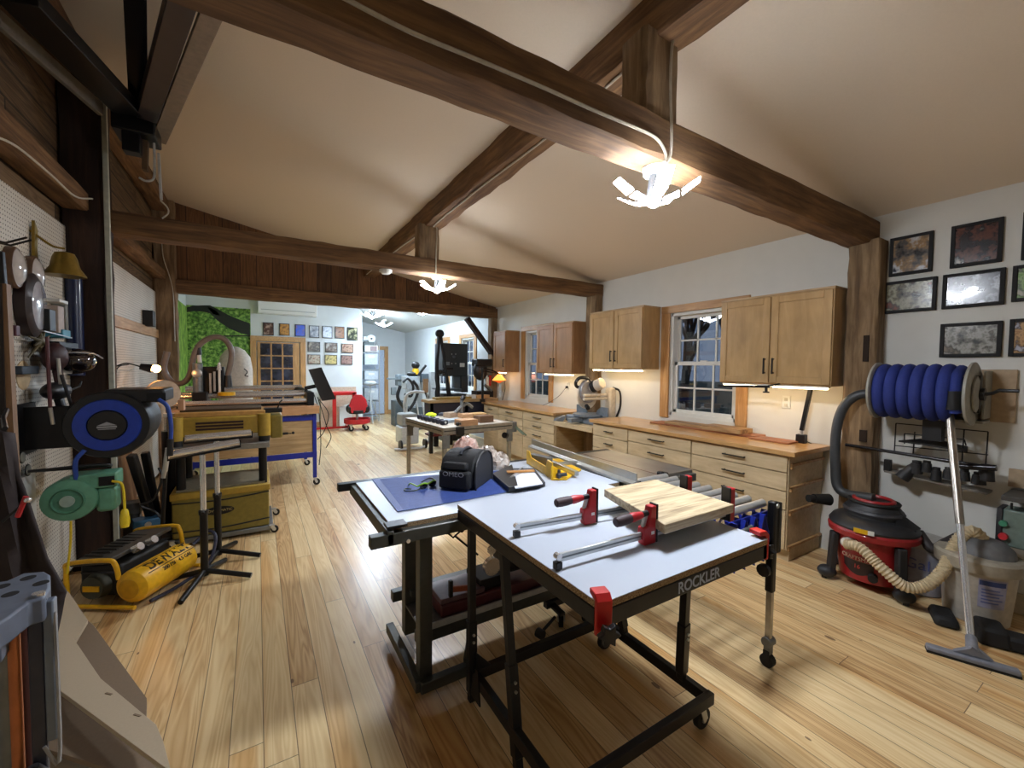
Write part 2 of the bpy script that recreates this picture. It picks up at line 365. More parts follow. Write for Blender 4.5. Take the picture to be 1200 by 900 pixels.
# timber frame -------------------------------------------------------------------
def hewn(name,x0,x1,y0,y1,z0,z1,m,axis,seed,amp=.004,segs=18,parent=None):
    """squared log with an uneven, adzed surface"""
    rnd=random.Random(seed); mb=MB(); ax='XYZ'.index(axis); lo=[x0,y0,z0]; hi=[x1,y1,z1]; o=[i for i in range(3) if i!=ax]
    prev=None; c=.012
    for k in range(segs+1):
        t=k/segs; p=lo[ax]+(hi[ax]-lo[ax])*t; ring=[]
        a0,a1=lo[o[0]],hi[o[0]]; b0,b1=lo[o[1]],hi[o[1]]
        for u,v in((a0+c,b0),(a1-c,b0),(a1,b0+c),(a1,b1-c),(a1-c,b1),(a0+c,b1),(a0,b1-c),(a0,b0+c)):
            q=[0,0,0]; q[ax]=p; q[o[0]]=u+rnd.uniform(-amp,amp); q[o[1]]=v+rnd.uniform(-amp,amp); ring.append(mb.bm.verts.new(q))
        if prev: mb.skin(prev,ring)
        else: mb.cap(ring)
        prev=ring
    mb.cap(prev,True)
    if parent is not None: return mb.build(name,m,parent,flat=False)
    return struct(name,mb,m)
hewn('trim_beam',XL,XR,1.32,1.49,2.527,2.72,beam_x,'X',1,segs=40)
hewn('trim_beam',XL,XR,4.38,4.58,2.56,2.725,beam_x,'X',2,segs=40)
hewn('trim_beam',XL,XR,7.40,7.56,2.535,2.73,beam_x,'X',3,segs=40,amp=.006)
hewn('trim_purlin',1.57,1.76,-2.6,7.46,3.07,3.32,beam_y,'Y',4,segs=60,amp=.008)
for i,y in enumerate((1.335,4.40)):
    hewn('trim_king_post',1.50,1.73,y,y+.15,2.71,3.09,beam_z,'Z',10+i,segs=6)
for i,(y0,y1,z1) in enumerate(((1.26,1.46,2.55),(4.38,4.58,2.57),(7.4,7.56,2.54))):
    p=hewn('trim_post',4.0 if i==0 else 4.03,4.168,y0,y1,0,z1,beam_z,'Z',20+i,segs=22,amp=.005)
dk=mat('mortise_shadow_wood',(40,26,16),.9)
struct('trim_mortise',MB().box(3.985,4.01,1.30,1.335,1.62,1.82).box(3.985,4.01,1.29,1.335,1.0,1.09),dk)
hewn('trim_post',-1.19,-.955,4.27,4.46,0,3.78,beam_zd,'Z',30,segs=24,amp=.006)
hewn('trim_post',-1.19,-.95,7.38,7.56,0,3.78,beam_z,'Z',31,segs=24,amp=.008)
struct('trim_strip',MB().box(-.955,-.925,4.24,4.27,0,3.55),mat('weathered_white_batten',(176,178,164),.6),bevel=.003)
hewn('trim_girt',-1.19,-1.04,-2.6,4.27,2.66,2.80,beam_y,'Y',40,segs=30)
hewn('trim_girt',-1.19,-1.06,4.46,7.38,2.70,2.82,beam_y,'Y',41,segs=16)
hewn('trim_wall_plate',-1.19,-1.02,-2.6,7.4,3.62,3.8,beam_y,'Y',42,segs=30)
a=P(547,373,y=7.45);b=P(586,428,y=7.45)
struct('trim_brace',MB().beam(a,b,.08,.13,up=(0,1,0)),beam_zd)
# pegboard sheets
pg=pegmat()
struct('trim_pegboard',MB().box(-1.175,-1.166,-1.5,4.262,.06,2.53),pg)
struct('trim_pegboard',MB().box(-1.175,-1.166,4.48,7.36,.06,2.52),pg)
a=P(140,378,x=-1.15)
struct('trim_rail',MB().box(-1.166,-1.14,4.5,7.34,a.z-.05,a.z+.06),pine_trimy,bevel=.003)
# windows ------------------------------------------------------------------------
gl=glassmat()
def window(n,w,casing=True,head=2.28,cw=.115):
    y0,y1,z0,z1=w; x=XR
    f=MB()
    for a,b,c,d in((y0,y0+.035,z0,z1),(y1-.035,y1,z0,z1),(y0,y1,z0,z0+.04),(y0,y1,z1-.035,z1)): f.box(x+.01,x+.12,a,b,c,d)
    root=struct(f'window_{n}',f,white_paint,bevel=.003)
    zm=(z0+z1)/2; 
    for k,(c,d,xo) in enumerate(((z0+.03,zm+.03,.045),(zm-.01,z1-.03,.085))):
        s=MB(); a,b=y0+.03,y1-.03; X0=x+xo; X1=X0+.035
        for q in((a,a+.045,c,d),(b-.045,b,c,d),(a,b,c,c+.045),(a,b,d-.04,d)): s.box(X0,X1,*q)
        s.build('sash',white_paint,root,bevel=.003)
        g=MB()
        for i in(1,2): yy=a+.045+(b-a-.09)*i/3; g.box(X0+.006,X1-.006,yy-.009,yy+.009,c+.04,d-.035)
        zz=(c+d)/2; g.box(X0+.006,X1-.006,a+.04,b-.04,zz-.009,zz+.009)
        g.build('muntin',white_paint,root)
        MB().box(X0+.014,X0+.02,a+.04,b-.04,c+.04,d-.035).build('glass',gl,root)
    MB().box(x+.04,x+.058,(y0+y1)/2-.04,(y0+y1)/2+.04,zm+.03,zm+.045).build('sash_lock',white_paint,root)
    c=MB(); cx=x-.022
    c.box(cx,x,y0-cw,y0,z0-.03,z1+.0).box(cx,x,y1,y1+cw,z0-.03,z1+.0)
    c.build('side_casing',pine_trim,root,bevel=.003)
    MB().box(cx-.003,x,y0-cw,y1+cw,z1,z1+cw*.75).build('head_casing',pine_trimy,root,bevel=.003)
    # reveal boards line the opening
    r=MB().box(x,x+.03,y0-.001,y0+.012,z0,z1).box(x,x+.03,y1-.012,y1+.001,z0,z1); r.build('jamb',white_paint,root)
    return root
window(1,W1); window(2,W2); window(3,W3); window(4,W4)
# doors --------------------------------------------------------------------------
Y=11.4
root=struct('door_1',MB().box(.0,.87,Y-.05,Y-.01,.02,2.08),pine_trim,bevel=.003)
dark=glassmat('dark_door_glass',(20,24,34),.16)
panes_bg=mat('dark_room_behind_door',(16,18,24),.3)
g=MB()
for c in range(3):
    for r in range(5):
        x0=.06+c*.235; z0=1.88-r*.30; g.box(x0,x0+.20,Y-.056,Y-.048,z0-.1,z0+.17)
g.build('pane',blotch('door_pane_reflection',[(20,20,26),(44,46,60),(74,78,96)],3.,.08,coat=1),root)
MB().box(-.14,-.02,Y-.06,Y,0,2.22).box(.89,1.01,Y-.06,Y,0,2.22).build('side_casing',pine_trim,root,bevel=.004)
MB().box(-.14,1.01,Y-.062,Y,2.1,2.22).build('head_casing',pine_trimy,root,bevel=.004)
MB().ball((.8,Y-.1,1.0),.03).cyl((.8,Y-.1,1.0),(.8,Y-.05,1.0),.012).build('door_knob',steel,root)
a=P(447,420,y=13.55);b=P(452,420,y=13.55)
xd=P(454.5,420,y=13.55).x
root=struct('door_2',MB().box(xd-.98,xd-.12,13.53,13.57,.02,2.05),mat('pale_blue_door',(190,204,224),.5),bevel=.003)
MB().box(xd-.12,xd,13.5,13.6,0,2.17).box(xd-1.1,xd-.98,13.5,13.6,0,2.17).build('side_casing',pine_trim,root,bevel=.003)
MB().box(xd-1.1,xd,13.495,13.6,2.06,2.17).build('head_casing',pine_trimy,root,bevel=.003)
MB().box(xd-.15,xd-.11,13.5,13.53,1.7,1.8).box(xd-.15,xd-.11,13.5,13.53,.3,.4).build('hinge',steel,root)
# outside: dusk garden -----------------------------------------------------------
gr=struct('ground',MB().box(4.4,60,-30,50,-.45,-.4),blotch('dusk_grass',[(44,52,40),(66,76,58),(92,96,80)],1.5,.95))
bark=mat('bare_bark',(66,58,54),.9)
def bare_tree(x,y,h,seed,label):
    rnd=random.Random(seed); mb=MB()
    def br(p,d,l,r,n):
        q=p+d*l; m=(p+q)/2+V((rnd.uniform(-1,1),rnd.uniform(-1,1),0))*l*.06
        mb.tube([p,m,q],[r,r*.85,r*.7],5)
        if n==0: return
        for i in range(3 if n>1 else 4):
            nd=(d+V((rnd.uniform(-1,1),rnd.uniform(-1,1),rnd.uniform(-.25,.7)))*.75).normalized(); br(q if i else (m+q)/2,nd,l*rnd.uniform(.62,.8),r*.6,n-1)
    br(V((x,y,-.42)),V((0,0,1)),h*.28,h*.022,5)
    return tag(mb.build('bare_tree',bark),label,'tree','bare trees outside the windows')
for x,y,h,s in((9,4.9,6,1),(10.5,7.6,7,2),(8,6.3,5,3),(12,10.5,8,4),(13,14,8,5),(9.5,12.2,6,6)):
    bare_tree(x,y,h,s,'leafless garden tree seen through the window panes at dusk')
# ================================================================ RIGHT WALL: cabinets
def pull(mb,x,y0,y1,z):
    return mb.beam((x,y0,z),(x,y1,z),.012,.01).box(x,x+.03,y0+.008,y0+.018,z-.005,z+.005).box(x,x+.03,y1-.018,y1-.008,z-.005,z+.005)
def base_cab(y0,y1,lines,label,z1=.872,hs=None):
    t=thing('base_cabinet',label,'cabinet',(3.86,(y0+y1)/2,0),0,None)
    MB().box(3.59,4.165,y0+.002,y1-.002,.1,z1).box(3.64,4.16,y0+.004,y1-.004,0,.1).build('body',ply_y,t)
    for zt,zb in zip(lines[:-1],lines[1:]):
        d=MB().box(3.568,3.588,y0+.008,y1-.008,zb+.004,zt-.004).build('drawer',ply_y,t,bevel=.002)
        zc=(zt+zb)/2 if zt-zb<.2 else zt-.09
        w=.065 if y1-y0<.7 else .1; yc=(y0+y1)/2
        pull(MB(),3.54,yc-w,yc+w,zc).build('handle',black_metal,d)
    return t
ZL=[.862,.73,.58,.43,.11]
base_cab(1.64,2.50,ZL,'maple drawer cabinet nearest the shop vacuum, with slatted end panel')
base_cab(2.50,3.31,ZL,'maple drawer cabinet under the window with the stacked slabs')
base_cab(3.31,3.89,[.862,.715,.57,.43,.11],'narrow maple drawer cabinet right of the miter saw bay')
base_cab(4.68,5.50,[.862,.73,.60,.46,.11],'maple drawer cabinet left of the miter saw bay')
base_cab(5.50,6.28,[.862,.73,.60,.46,.11],'maple drawer cabinet in the middle of the far worktop run')
base_cab(6.28,6.83,[.862,.72,.11],'narrow maple cabinet at the far end of the worktop run')
# slatted end of the first cabinet
t=[o for o in COL.objects if o.get('label','').startswith('maple drawer cabinet nearest')][0]
for px,py in((921,546),(919,573),(919,601),(917,643)):
    q=P(px,py,y=1.64); MB().box(3.60,4.15,1.622,1.64,q.z-.012,q.z+.006).box(3.60,3.615,1.622,1.64,q.z-.035,q.z).build('slat',maple_z if 0 else pine_trimy,t)
tag(MB().box(3.535,4.165,1.58,3.92,.872,.91).build('worktop',butcher,bevel=.004),'long oiled plywood worktop running under the near window','worktop')
tag(MB().box(3.535,4.165,4.66,6.86,.872,.91).build('worktop',butcher,bevel=.004),'far oiled plywood worktop beyond the miter saw','worktop')
t=thing('saw_bay_shelf','lowered plywood shelf carrying the miter saw between two worktops','shelf',(3.86,4.29,0))
MB().box(3.56,4.165,3.895,4.675,.775,.80).build('shelf_board',ply_y,t,bevel=.003)
MB().box(3.56,3.58,3.895,4.675,.735,.775).build('front_edge',ply_y,t,bevel=.003)
MB().box(4.13,4.165,3.895,4.675,.0,.775).box(3.6,4.13,3.895,3.905,0,.775).box(3.6,4.13,4.665,4.675,0,.775).build('bay_panel',ply_x,t)
def upper_cab(y0,y1,z0,z1,nd,label,m=maple_z,dark=False):
    t=thing('wall_cabinet',label,'cabinet',(4.01,(y0+y1)/2,z0))
    MB().box(3.875,4.165,y0,y1,z0,z1).build('body',m,t,bevel=.002)
    MB().box(3.868,4.165,y0-.006,y1+.006,z1,z1+.014).build('top_edge',maple_y,t)
    w=(y1-y0)/nd
    for k in range(nd):
        a=y0+k*w+.006; b=y0+(k+1)*w-.006; c=z0+.012; d=z1-.012; r=.058
        mb=MB().box(3.855,3.875,a,a+r,c,d).box(3.855,3.875,b-r,b,c,d).box(3.855,3.875,a+r,b-r,c,c+r).box(3.855,3.875,a+r,b-r,d-r,d)
        dr=mb.build('door',m,t,bevel=.003)
        MB().box(3.864,3.874,a+r-.002,b-r+.002,c+r-.002,d-r+.002).build('door_panel',m,dr)
        hy=(b-.03 if k==0 else a+.03) if nd==2 else a+.03
        MB().beam((3.83,hy,c+.08),(3.83,hy,c+.22),.01,.01,up=(1,0,0)).box(3.83,3.856,hy-.005,hy+.005,c+.085,c+.095).box(3.83,3.856,hy-.005,hy+.005,c+.205,c+.215).build('handle',black_metal,dr)
    return t
upper_cab(1.49,2.42,1.42,2.20,2,'maple two-door wall cabinet beside the timber post, nearest the blue hose')
upper_cab(3.39,4.30,1.54,2.28,2,'maple two-door wall cabinet hung higher, above the miter saw')
upper_cab(4.66,5.56,1.46,2.21,2,'reddish maple two-door wall cabinet between miter saw and far window',maple_r)
upper_cab(6.56,7.0,1.46,2.21,1,'single-door maple wall cabinet beyond the far window',maple_r)
led=mat('warm_led',(255,236,200),emit=14,ecol=(255,226,178))
def ledbar(y0,y1,z,label):
    t=thing('led_light_bar',label,'light',(3.91,(y0+y1)/2,z)); MB().box(3.885,3.935,y0,y1,z-.012,z+.002).build('housing',white_paint,t); MB().box(3.889,3.931,y0+.01,y1-.01,z-.026,z-.0125).build('diffuser',led,t)
ledbar(1.52,2.40,1.418,'lit LED bar under the wall cabinet beside the timber post')
ledbar(3.42,4.26,1.538,'lit LED bar under the cabinet above the miter saw')
ledbar(4.70,5.38,1.458,'lit LED bar under the reddish cabinet left of the miter saw')
ledbar(6.62,6.95,1.458,'lit LED bar under the single-door cabinet at the far end')
# outlets
def outlet(y,z,label,plug=False):
    t=thing('wall_outlet',label,'outlet',(4.165,y,z)); MB().box(4.162,4.17,y-.036,y+.036,z-.058,z+.058).build('cover_plate',white_paint,t,bevel=.003)
    MB().box(4.159,4.163,y-.014,y+.014,z+.012,z+.04).box(4.159,4.163,y-.014,y+.014,z-.04,z-.012).build('socket',mat('ivory_socket',(190,186,172),.4),t)
    if plug: MB().box(4.13,4.16,y-.018,y+.018,z-.04,z-.005).build('plug',black_plastic,t,bevel=.004)
    return t
outlet(1.95,1.25,'white wall outlet under the cabinet next to the timber post')
q=P(665,452,x=4.16)
outlet(q.y,q.z,'white wall outlet with a black plug left of the miter saw',True)
tag(MB().tube([(4.13,q.y,q.z-.03),(4.08,q.y+.1,q.z-.16),(4.06,q.y+.32,q.z-.28),(4.05,q.y+.5,.918)],.004,6,smooth=6).build('power_cord',black_plastic),'thin black cord hanging from the outlet left of the miter saw','cord')
# slabs lying on the worktop
def slab_board(y0,y1,x0,x1,z0,z1,m,label,rz=0):
    return tag(MB().obox(((x0+x1)/2,(y0+y1)/2,(z0+z1)/2),(x1-x0,y1-y0,z1-z0),(0,0,rz)).build('wood_slab',m,bevel=.003),label,'board')
live=wood('live_edge_slab',[(96,70,44),(156,120,78),(190,156,108)],'Y',1.2,.6,.3,8)
redb=wood('reddish_board',[(120,70,42),(150,92,58),(172,112,74)],'Y',1.2,.5,.1,10)
slab_board(2.1,3.3,3.92,4.13,.9105,.93,redb,'thin reddish board lying lowest on the worktop under the window')
slab_board(2.22,2.62,3.9,4.12,.9305,.975,live,'short thick live-edge slab on the thin board near the window')
slab_board(2.64,3.10,3.93,4.12,.9305,.958,live,'pale flat slab lying behind the thick live-edge slab')
slab_board(1.78,2.12,3.86,4.06,.9105,.925,redb,'thin brown offcut on the worktop toward the desk lamp')
# desk lamp (long bar head) -------------------------------------------------------
bz=.91; base=P(939,519,z=.91); e1=P(953,441,x=base.x+.02); h0=P(898,453,x=3.80)
t=thing('desk_lamp','black swing-arm lamp with long bar head on the near worktop','lamp',(base.x,base.y,bz))
x,y=base.x,base.y
MB().box(x-.03,x+.03,y-.035,y+.035,bz,bz+.075).build('clamp_base',black_metal,t,bevel=.004)
MB().cyl((x,y,bz+.07),(x,y,bz+.12),.012).build('swivel',steel,t)
MB().beam((x,y,bz+.11),e1,.035,.03,up=(0,1,0)).build('lower_arm',black_metal,t,bevel=.004)
MB().cyl(V(e1)+V((-.03,0,0)),V(e1)+V((.03,0,0)),.026).build('elbow_joint',black_metal,t)
MB().beam(e1,h0,.02,.014).build('upper_arm',black_metal,t,bevel=.002)
l0=V((h0.x,h0.y-.04,h0.z)); l1=P(843,452,x=3.80)
MB().beam(l0,l1,.05,.02).build('lamp_head',black_metal,t,bevel=.003)
MB().cyl(h0+V((0,0,-.045)),h0+V((0,0,.01)),.012).cyl(h0+V((0,0,-.055)),h0+V((0,0,-.042)),.026).build('tilt_knob',black_plastic,t)
tag(MB().tube([(x+.03,y-.02,bz+.02),(x+.08,y-.09,.86),(x+.1,y-.1,.6),(x+.11,y-.12,.3),(x+.12,y-.1,.16)],.004,6,smooth=6).build('power_cord',black_plastic),'black lamp cord hanging down the slatted cabinet end','cord')
# framed photographs -------------------------------------------------------------
frame_m=mat('black_picture_frame',(14,14,16),.75)
pics=[[(30,26,24),(90,84,78),(150,120,84),(196,196,196),(40,44,60)],[(14,12,14),(40,24,20),(90,50,36),(20,20,22),(170,168,160)],[(20,18,16),(92,84,60),(150,146,120),(60,50,40),(120,60,40)],
 [(20,20,26),(60,60,70),(40,40,48),(120,120,130),(30,30,36)],[(40,42,42),(110,108,100),(160,158,150),(70,66,60),(120,110,96)],[(40,60,24),(90,130,50),(120,150,80),(60,80,40),(150,150,120)],[(90,60,36),(150,110,70),(190,150,100),(60,40,26),(180,180,190)]]
def photo_frame(y0,y1,z0,z1,pi,label,group=None):
    t=thing('picture_frame',label,'picture',(4.15,(y0+y1)/2,z0),0,group)
    b=.022
    MB().box(4.145,4.168,y0,y0+b,z0,z1).box(4.145,4.168,y1-b,y1,z0,z1).box(4.145,4.168,y0+b,y1-b,z0,z0+b).box(4.145,4.168,y0+b,y1-b,z1-b,z1).build('frame',frame_m,t,bevel=.002)
    MB().box(4.152,4.166,y0+b,y1-b,z0+b,z1-b).build('photo',blotch('photo_print_%d'%pi,pics[pi],9.+pi,.22,3.,coat=.25),t)
for a in((1.01,1.25,2.27,2.56,0,'squarish framed photo with tan guitar shape, top left by the post'),
 (.68,.92,2.27,2.56,1,'squarish dark framed photo, second in the top row from the post'),
 (.98,1.28,1.99,2.23,2,'wide framed photo in the middle row touching the timber post'),
 (.66,.95,1.99,2.23,3,'wide framed dark photo with glare streaks, middle of the group'),
 (.66,.95,1.65,1.885,4,'wide framed grey photo of a room, just above the blue hose reel'),
 (.32,.60,2.26,2.56,1,'framed photo cut by the right picture edge, topmost'),
 (.34,.63,2.0,2.23,5,'framed green photo cut by the right picture edge, middle'),
 (.34,.63,1.65,1.89,6,'framed tan photo cut by the right picture edge, lowest')):
    photo_frame(*a)
# conduit up the post side
struct('trim_corner_bead',MB().box(4.155,4.169,1.462,1.475,.91,2.52),white_paint)
# ================================================================ FOREGROUND WORK STAND
melamine=mat('white_melamine',(176,184,196),.35,var=.015,scale=5)
chip=blotch('chipboard_edge',[(92,72,50),(150,124,90),(182,158,120)],220.,.8)
stand_m=mat('stand_black_steel',(38,38,40),.45,.4)
rail_m=mat('saw_green_grey_steel',(70,72,68),.45,.3)
X0,X1,Y0,Y1,ZT=.81,1.69,.84,1.815,.89
t=thing('panel_stand','black folding work stand with white panel top and white maker lettering','stand',(1.25,1.33,0))
tp=MB().box(X0,X1,Y0,Y1,ZT-.002,ZT).build('work_top',melamine,t)
MB().box(X0,X1,Y0,Y1,ZT-.022,ZT-.0025).build('chipboard_edge',chip,tp)
zr=ZT-.024
def rail(a,b,nm='rail',w=.028,h=.052): return MB().beam(a,b,w,h).build(nm,stand_m,t,bevel=.003)
fr=rail((X0,Y0+.014,zr-.028),(X1,Y0+.014,zr-.028)); rail((X0,Y1-.014,zr-.028),(X1,Y1-.014,zr-.028))
rail((X0+.014,Y0,zr-.028),(X0+.014,Y1,zr-.028)); rail((X1-.014,Y0,zr-.028),(X1-.014,Y1,zr-.028))
rail((X0+.03,1.35,zr-.028),(X1-.03,1.35,zr-.028),'cross_rail')
a=P(783,697,y=Y0-.001);b=P(853,668,y=Y0-.001)
MB().text('ROCKLER',((a.x+b.x)/2,Y0-.0005,zr-.028),(1,0,0),(0,0,1),.052,.0008,bold=.0008).build('maker_lettering',mat('pale_blue_lettering',(176,190,214),.5),fr)
# lower frame
zb=.135; fx0,fx1,fy0,fy1=.835,1.635,1.03,1.67
for nm,a,b in(('lower_rail',(fx0,fy0,zb),(fx1+.02,fy0,zb)),('lower_rail',(fx0,fy1,zb),(fx1,fy1,zb)),('lower_rail',(fx0,fy0,zb),(fx0,fy1,zb)),('lower_rail',(fx1,fy0,zb),(fx1,fy1,zb))): rail(a,b,nm,.03,.05)
def leg(a,b,nm='leg',w=.032):
    a=V(a);b=V(b); l=MB().beam(a,b,w,w,up=(0,1,0)).build(nm,stand_m,t,bevel=.003)
    m=a.lerp(b,.55); MB().beam(m,a.lerp(b,.95),w+.008,w+.008,up=(0,1,0)).build('leg_sleeve',stand_m,l,bevel=.003)
    bo=MB()
    for k in(.62,.66): c=a.lerp(b,k); bo.cyl(c+V((0,-w*.62,0)),c+V((0,-w*.85,0)),.006,n=8)
    bo.build('bolt',steel,l); return l
leg((.83,1.70,.84),(.83,1.69,.0)); leg((.845,1.44,.84),(.84,1.30,.0))
leg((1.45,1.02,.84),(1.60,1.14,.17)); leg((1.47,1.52,.84),(1.62,1.50,.17))
MB().prism([(.815,1.68,.05),(.815,1.62,.20),(.815,1.60,.20),(.815,1.58,.05)],(.006,0,0)).prism([(.84,1.66,.24),(.95,1.66,.12),(.84,1.66,.12)],(0,.006,0)).build('gusset_plate',stand_m,t)
def caster(root,x,y,ztop,r=.04,m=None,yaw=0,nm='caster'):
    c=V((math.cos(yaw),math.sin(yaw),0)); s=V((-c.y,c.x,0)); o=V((x,y,0))
    ca=MB().cyl((x,y,ztop),(x,y,ztop-.012),.022).beam(o+s*.02+V((0,0,ztop-.01)),o+s*.02+c*.02+V((0,0,r)),.004,.03,up=c).beam(o-s*.02+V((0,0,ztop-.01)),o-s*.02+c*.02+V((0,0,r)),.004,.03,up=c).build(nm,steel,root)
    w=o+c*.02+V((0,0,r)); MB().cyl(w-s*.013,w+s*.013,r,n=20).build('wheel',m or rubber,ca,bevel=.004); MB().cyl(w-s*.017,w+s*.017,r*.35,n=12).build('hub',steel,ca); return ca
for x,y in((1.60,1.05),(1.60,1.64)): caster(t,x,y,.112,.045)
# red corner brackets
def bracket(c,dx,dy,nm,knob):
    c=V(c); n=V((dx,dy,0)).normalized(); s=V((-n.y,n.x,0))
    pts=[c-n*.03+V((0,0,.028)),c+n*.008+V((0,0,.028)),c+n*.024+V((0,0,.012)),c+n*.022+V((0,0,-.085)),c+n*.006+V((0,0,-.09)),c+n*.006+V((0,0,.008)),c-n*.03+V((0,0,.012))]
    br=MB().prism([p-s*.024 for p in pts],s*.048).build(nm,red_metal,t,bevel=.003)
    k=c+n*.022+V((0,0,-.065)); mb=MB().cyl(k,k+n*.02,.012)
    st=[]; f=frame_of(n)
    for i in range(12): r=.033 if i%3 else .014; r=.034 if i%2==0 else .02; st.append(k+n*.02+(f[1]*math.cos(PI*i/6)+f[2]*math.sin(PI*i/6))*r)
    mb.prism(st,n*.02); mb.build('star_knob',black_plastic,br,bevel=.003)
bracket((X0+.012,Y0+.008,ZT),-.35,-1,'corner_bracket',1)
bracket((X1+.0,Y0+.03,ZT),1,-.15,'corner_bracket',1)
# cutting board -------------------------------------------------------------------
cb=wood('spalted_board',[(110,90,66),(164,144,112),(190,172,138),(202,186,154)],'X',1.6,.55,.12,11,pos=[.3,.42,.55,.7])
zc=.985
pts=[P(708,573,z=zc),P(768,561.5,z=zc),P(860,591,z=zc),P(779.5,615,z=zc)]
cbo=MB().prism([p-V((0,0,.036)) for p in pts],(0,0,.036)).build('cutting_board',cb,bevel=.003)
tag(cbo,'thick edge-glued wooden panel resting on the red clamps','board')
def parallel_clamp(y,x0,xh,xj,label,dyaw=0):
    """x0 bar end, xh movable jaw, xj fixed jaw"""
    t=thing('parallel_clamp',label,'clamp',(x0,y,ZT),dyaw)
    L=xj-x0; H=xh-x0; z=.037
    b=MB().box(-.0,L,-.0045,.0045,z-.014,z+.014).build('bar',steel,t,world=False,bevel=.001)
    MB().box(-.002,L-.02,-.0055,.0055,z-.003,z+.003).build('bar_groove',grey_metal,b,world=False)
    e=MB().box(-.012,.012,-.012,.012,.002,.026).build('foot_block',black_plastic,t,world=False,bevel=.002)
    MB().cyl((0,-.010,z+.006),(0,.010,z+.006),.011,n=14).build('end_stop',chrome,t,world=False)
    pr=[(H-.03,0,.002),(H+.028,0,.004),(H+.028,0,.145),(H+.002,0,.145),(H-.012,0,.075),(H-.034,0,.068),(H-.038,0,.03),(H-.034,0,.018)]
    h=MB().prism([(x,-.017,zz) for x,_,zz in pr],(0,.034,0)).build('sliding_jaw',red_plastic,t,world=False,bevel=.004)
    MB().box(H+.028,H+.036,-.019,.019,.006,.15).build('jaw_pad',black_plastic,h,world=False,bevel=.002)
    MB().box(H+.002,H+.018,-.0178,-.0168,.04,.052).build('maker_plate',white_paint,h,world=False)
    MB().beam((H-.026,0,.068),(H-.006,0,.125),.012,.012,up=(0,1,0)).build('lever_arm',steel,h,world=False)
    s=MB().cyl((H-.004,0,.118),(H-.035,0,.116),.011,n=12).build('spindle',black_metal,h,world=False)
    MB().lathe([(.012,0),(.013,.012),(.010,.022),(.017,.04),(.018,.07),(.017,.085)],(H-.03,0,.116),(-1,0,-.03),16).build('red_grip',red_plastic,s,world=False) if False else None
    gr=MB().lathe([(.012,0),(.015,.02),(.018,.045),(.016,.06)],(H-.033,0,.116),(-1,0,-.05),16).build('handle',red_plastic,h,world=False)
    MB().lathe([(.0165,.058),(.0185,.075),(.019,.105),(.017,.128),(.013,.132)],(H-.033,0,.116),(-1,0,-.05),16).build('handle_grip',mat('dark_grip',(58,40,44),.6),gr,world=False)
    f=MB().prism([(x,-.017,zz) for x,zz in((L-.005,.0),(L+.03,.0),(L+.03,.145),(L-.005,.145))],(0,.034,0)).build('fixed_jaw',red_plastic,t,world=False,bevel=.004)
    MB().box(L-.014,L-.005,-.021,.021,.004,.15).build('jaw_pad',black_plastic,f,world=False,bevel=.002)
    return t
parallel_clamp(1.06,.83,1.245,1.735,'red parallel-jaw clamp nearer the camera, on the white panel top',-.03)
parallel_clamp(1.345,.85,1.19,1.755,'red parallel-jaw clamp farther from the camera, on the white panel top',-.10)
# ================================================================ TABLE SAW with extension table
zt=.84
t=thing('table_saw','table saw with white extension table, long fence and grey cast top','table saw',(1.4,2.2,0))
e=MB().box(.50,1.92,1.84,2.62,zt-.003,zt).build('extension_top',melamine,t)
MB().box(.50,1.92,1.84,2.62,zt-.026,zt-.0035).build('chipboard_edge',chip,e)
MB().box(1.93,2.62,1.82,2.62,zt-.03,zt).build('cast_top',mat('cast_iron_top',(122,116,108),.3,.6,var=.18,scale=6),t,bevel=.004)
MB().box(2.28,2.284,1.82,2.62,zt,zt+.0012).build('mitre_slot',mat('dark_red_slot',(90,20,16),.5),t)
MB().box(1.93,2.0,1.82,2.62,zt,zt+.0008).build('wing_seam',grey_metal,t)
# rails front/back, black
MB().box(.40,2.62,1.79,1.838,zt-.075,zt-.022).build('rear_rail',rail_m,t,bevel=.003)
MB().box(.40,2.62,2.625,2.675,zt-.045,zt+.0).build('fence_rail',mat('dark_rail',(26,28,28),.45,.3),t,bevel=.003)
MB().box(.47,.499,1.79,2.66,zt-.07,zt-.01).build('end_rail',rail_m,t,bevel=.003)
MB().box(.47,.56,1.79,1.86,zt-.001,zt+.012).build('rail_cap',black_metal,t,bevel=.002)
MB().cyl((.56,1.788,zt-.065),(.56,1.78,zt-.065),.009,n=12).build('level_screw',chrome,t)
for x,y,w in((.66,1.86,.062),(.71,2.24,.07)):
    MB().box(x-w/2,x+w/2,y-.03,y+.03,.06,zt-.03).build('leg',rail_m,t,bevel=.004)
def bar(a,b,w=.04,h=.05,nm='base_rail',m=rail_m): return MB().beam(a,b,w,h).build(nm,m,t,bevel=.003)
bar((.62,2.32,.07),(.62,1.80,.07)); bar((.62,1.80,.07),(.86,1.80,.07)); bar((.86,1.80,.10),(.98,1.98,.16)); bar((.66,1.98,.19),(1.95,1.98,.19),.05,.06)
bar((.66,2.42,.19),(1.95,2.42,.19),.05,.06); bar((.70,2.2,.30),(1.9,2.25,.30),.04,.03)
MB().box(.68,1.92,1.96,2.24,.225,.235).build('lower_shelf',mat('grey_sheet_shelf',(92,94,98),.45,.2),t)
MB().box(.68,1.90,1.955,1.965,.22,.25).build('shelf_lip',mat('pale_lip',(176,176,170),.4),t)
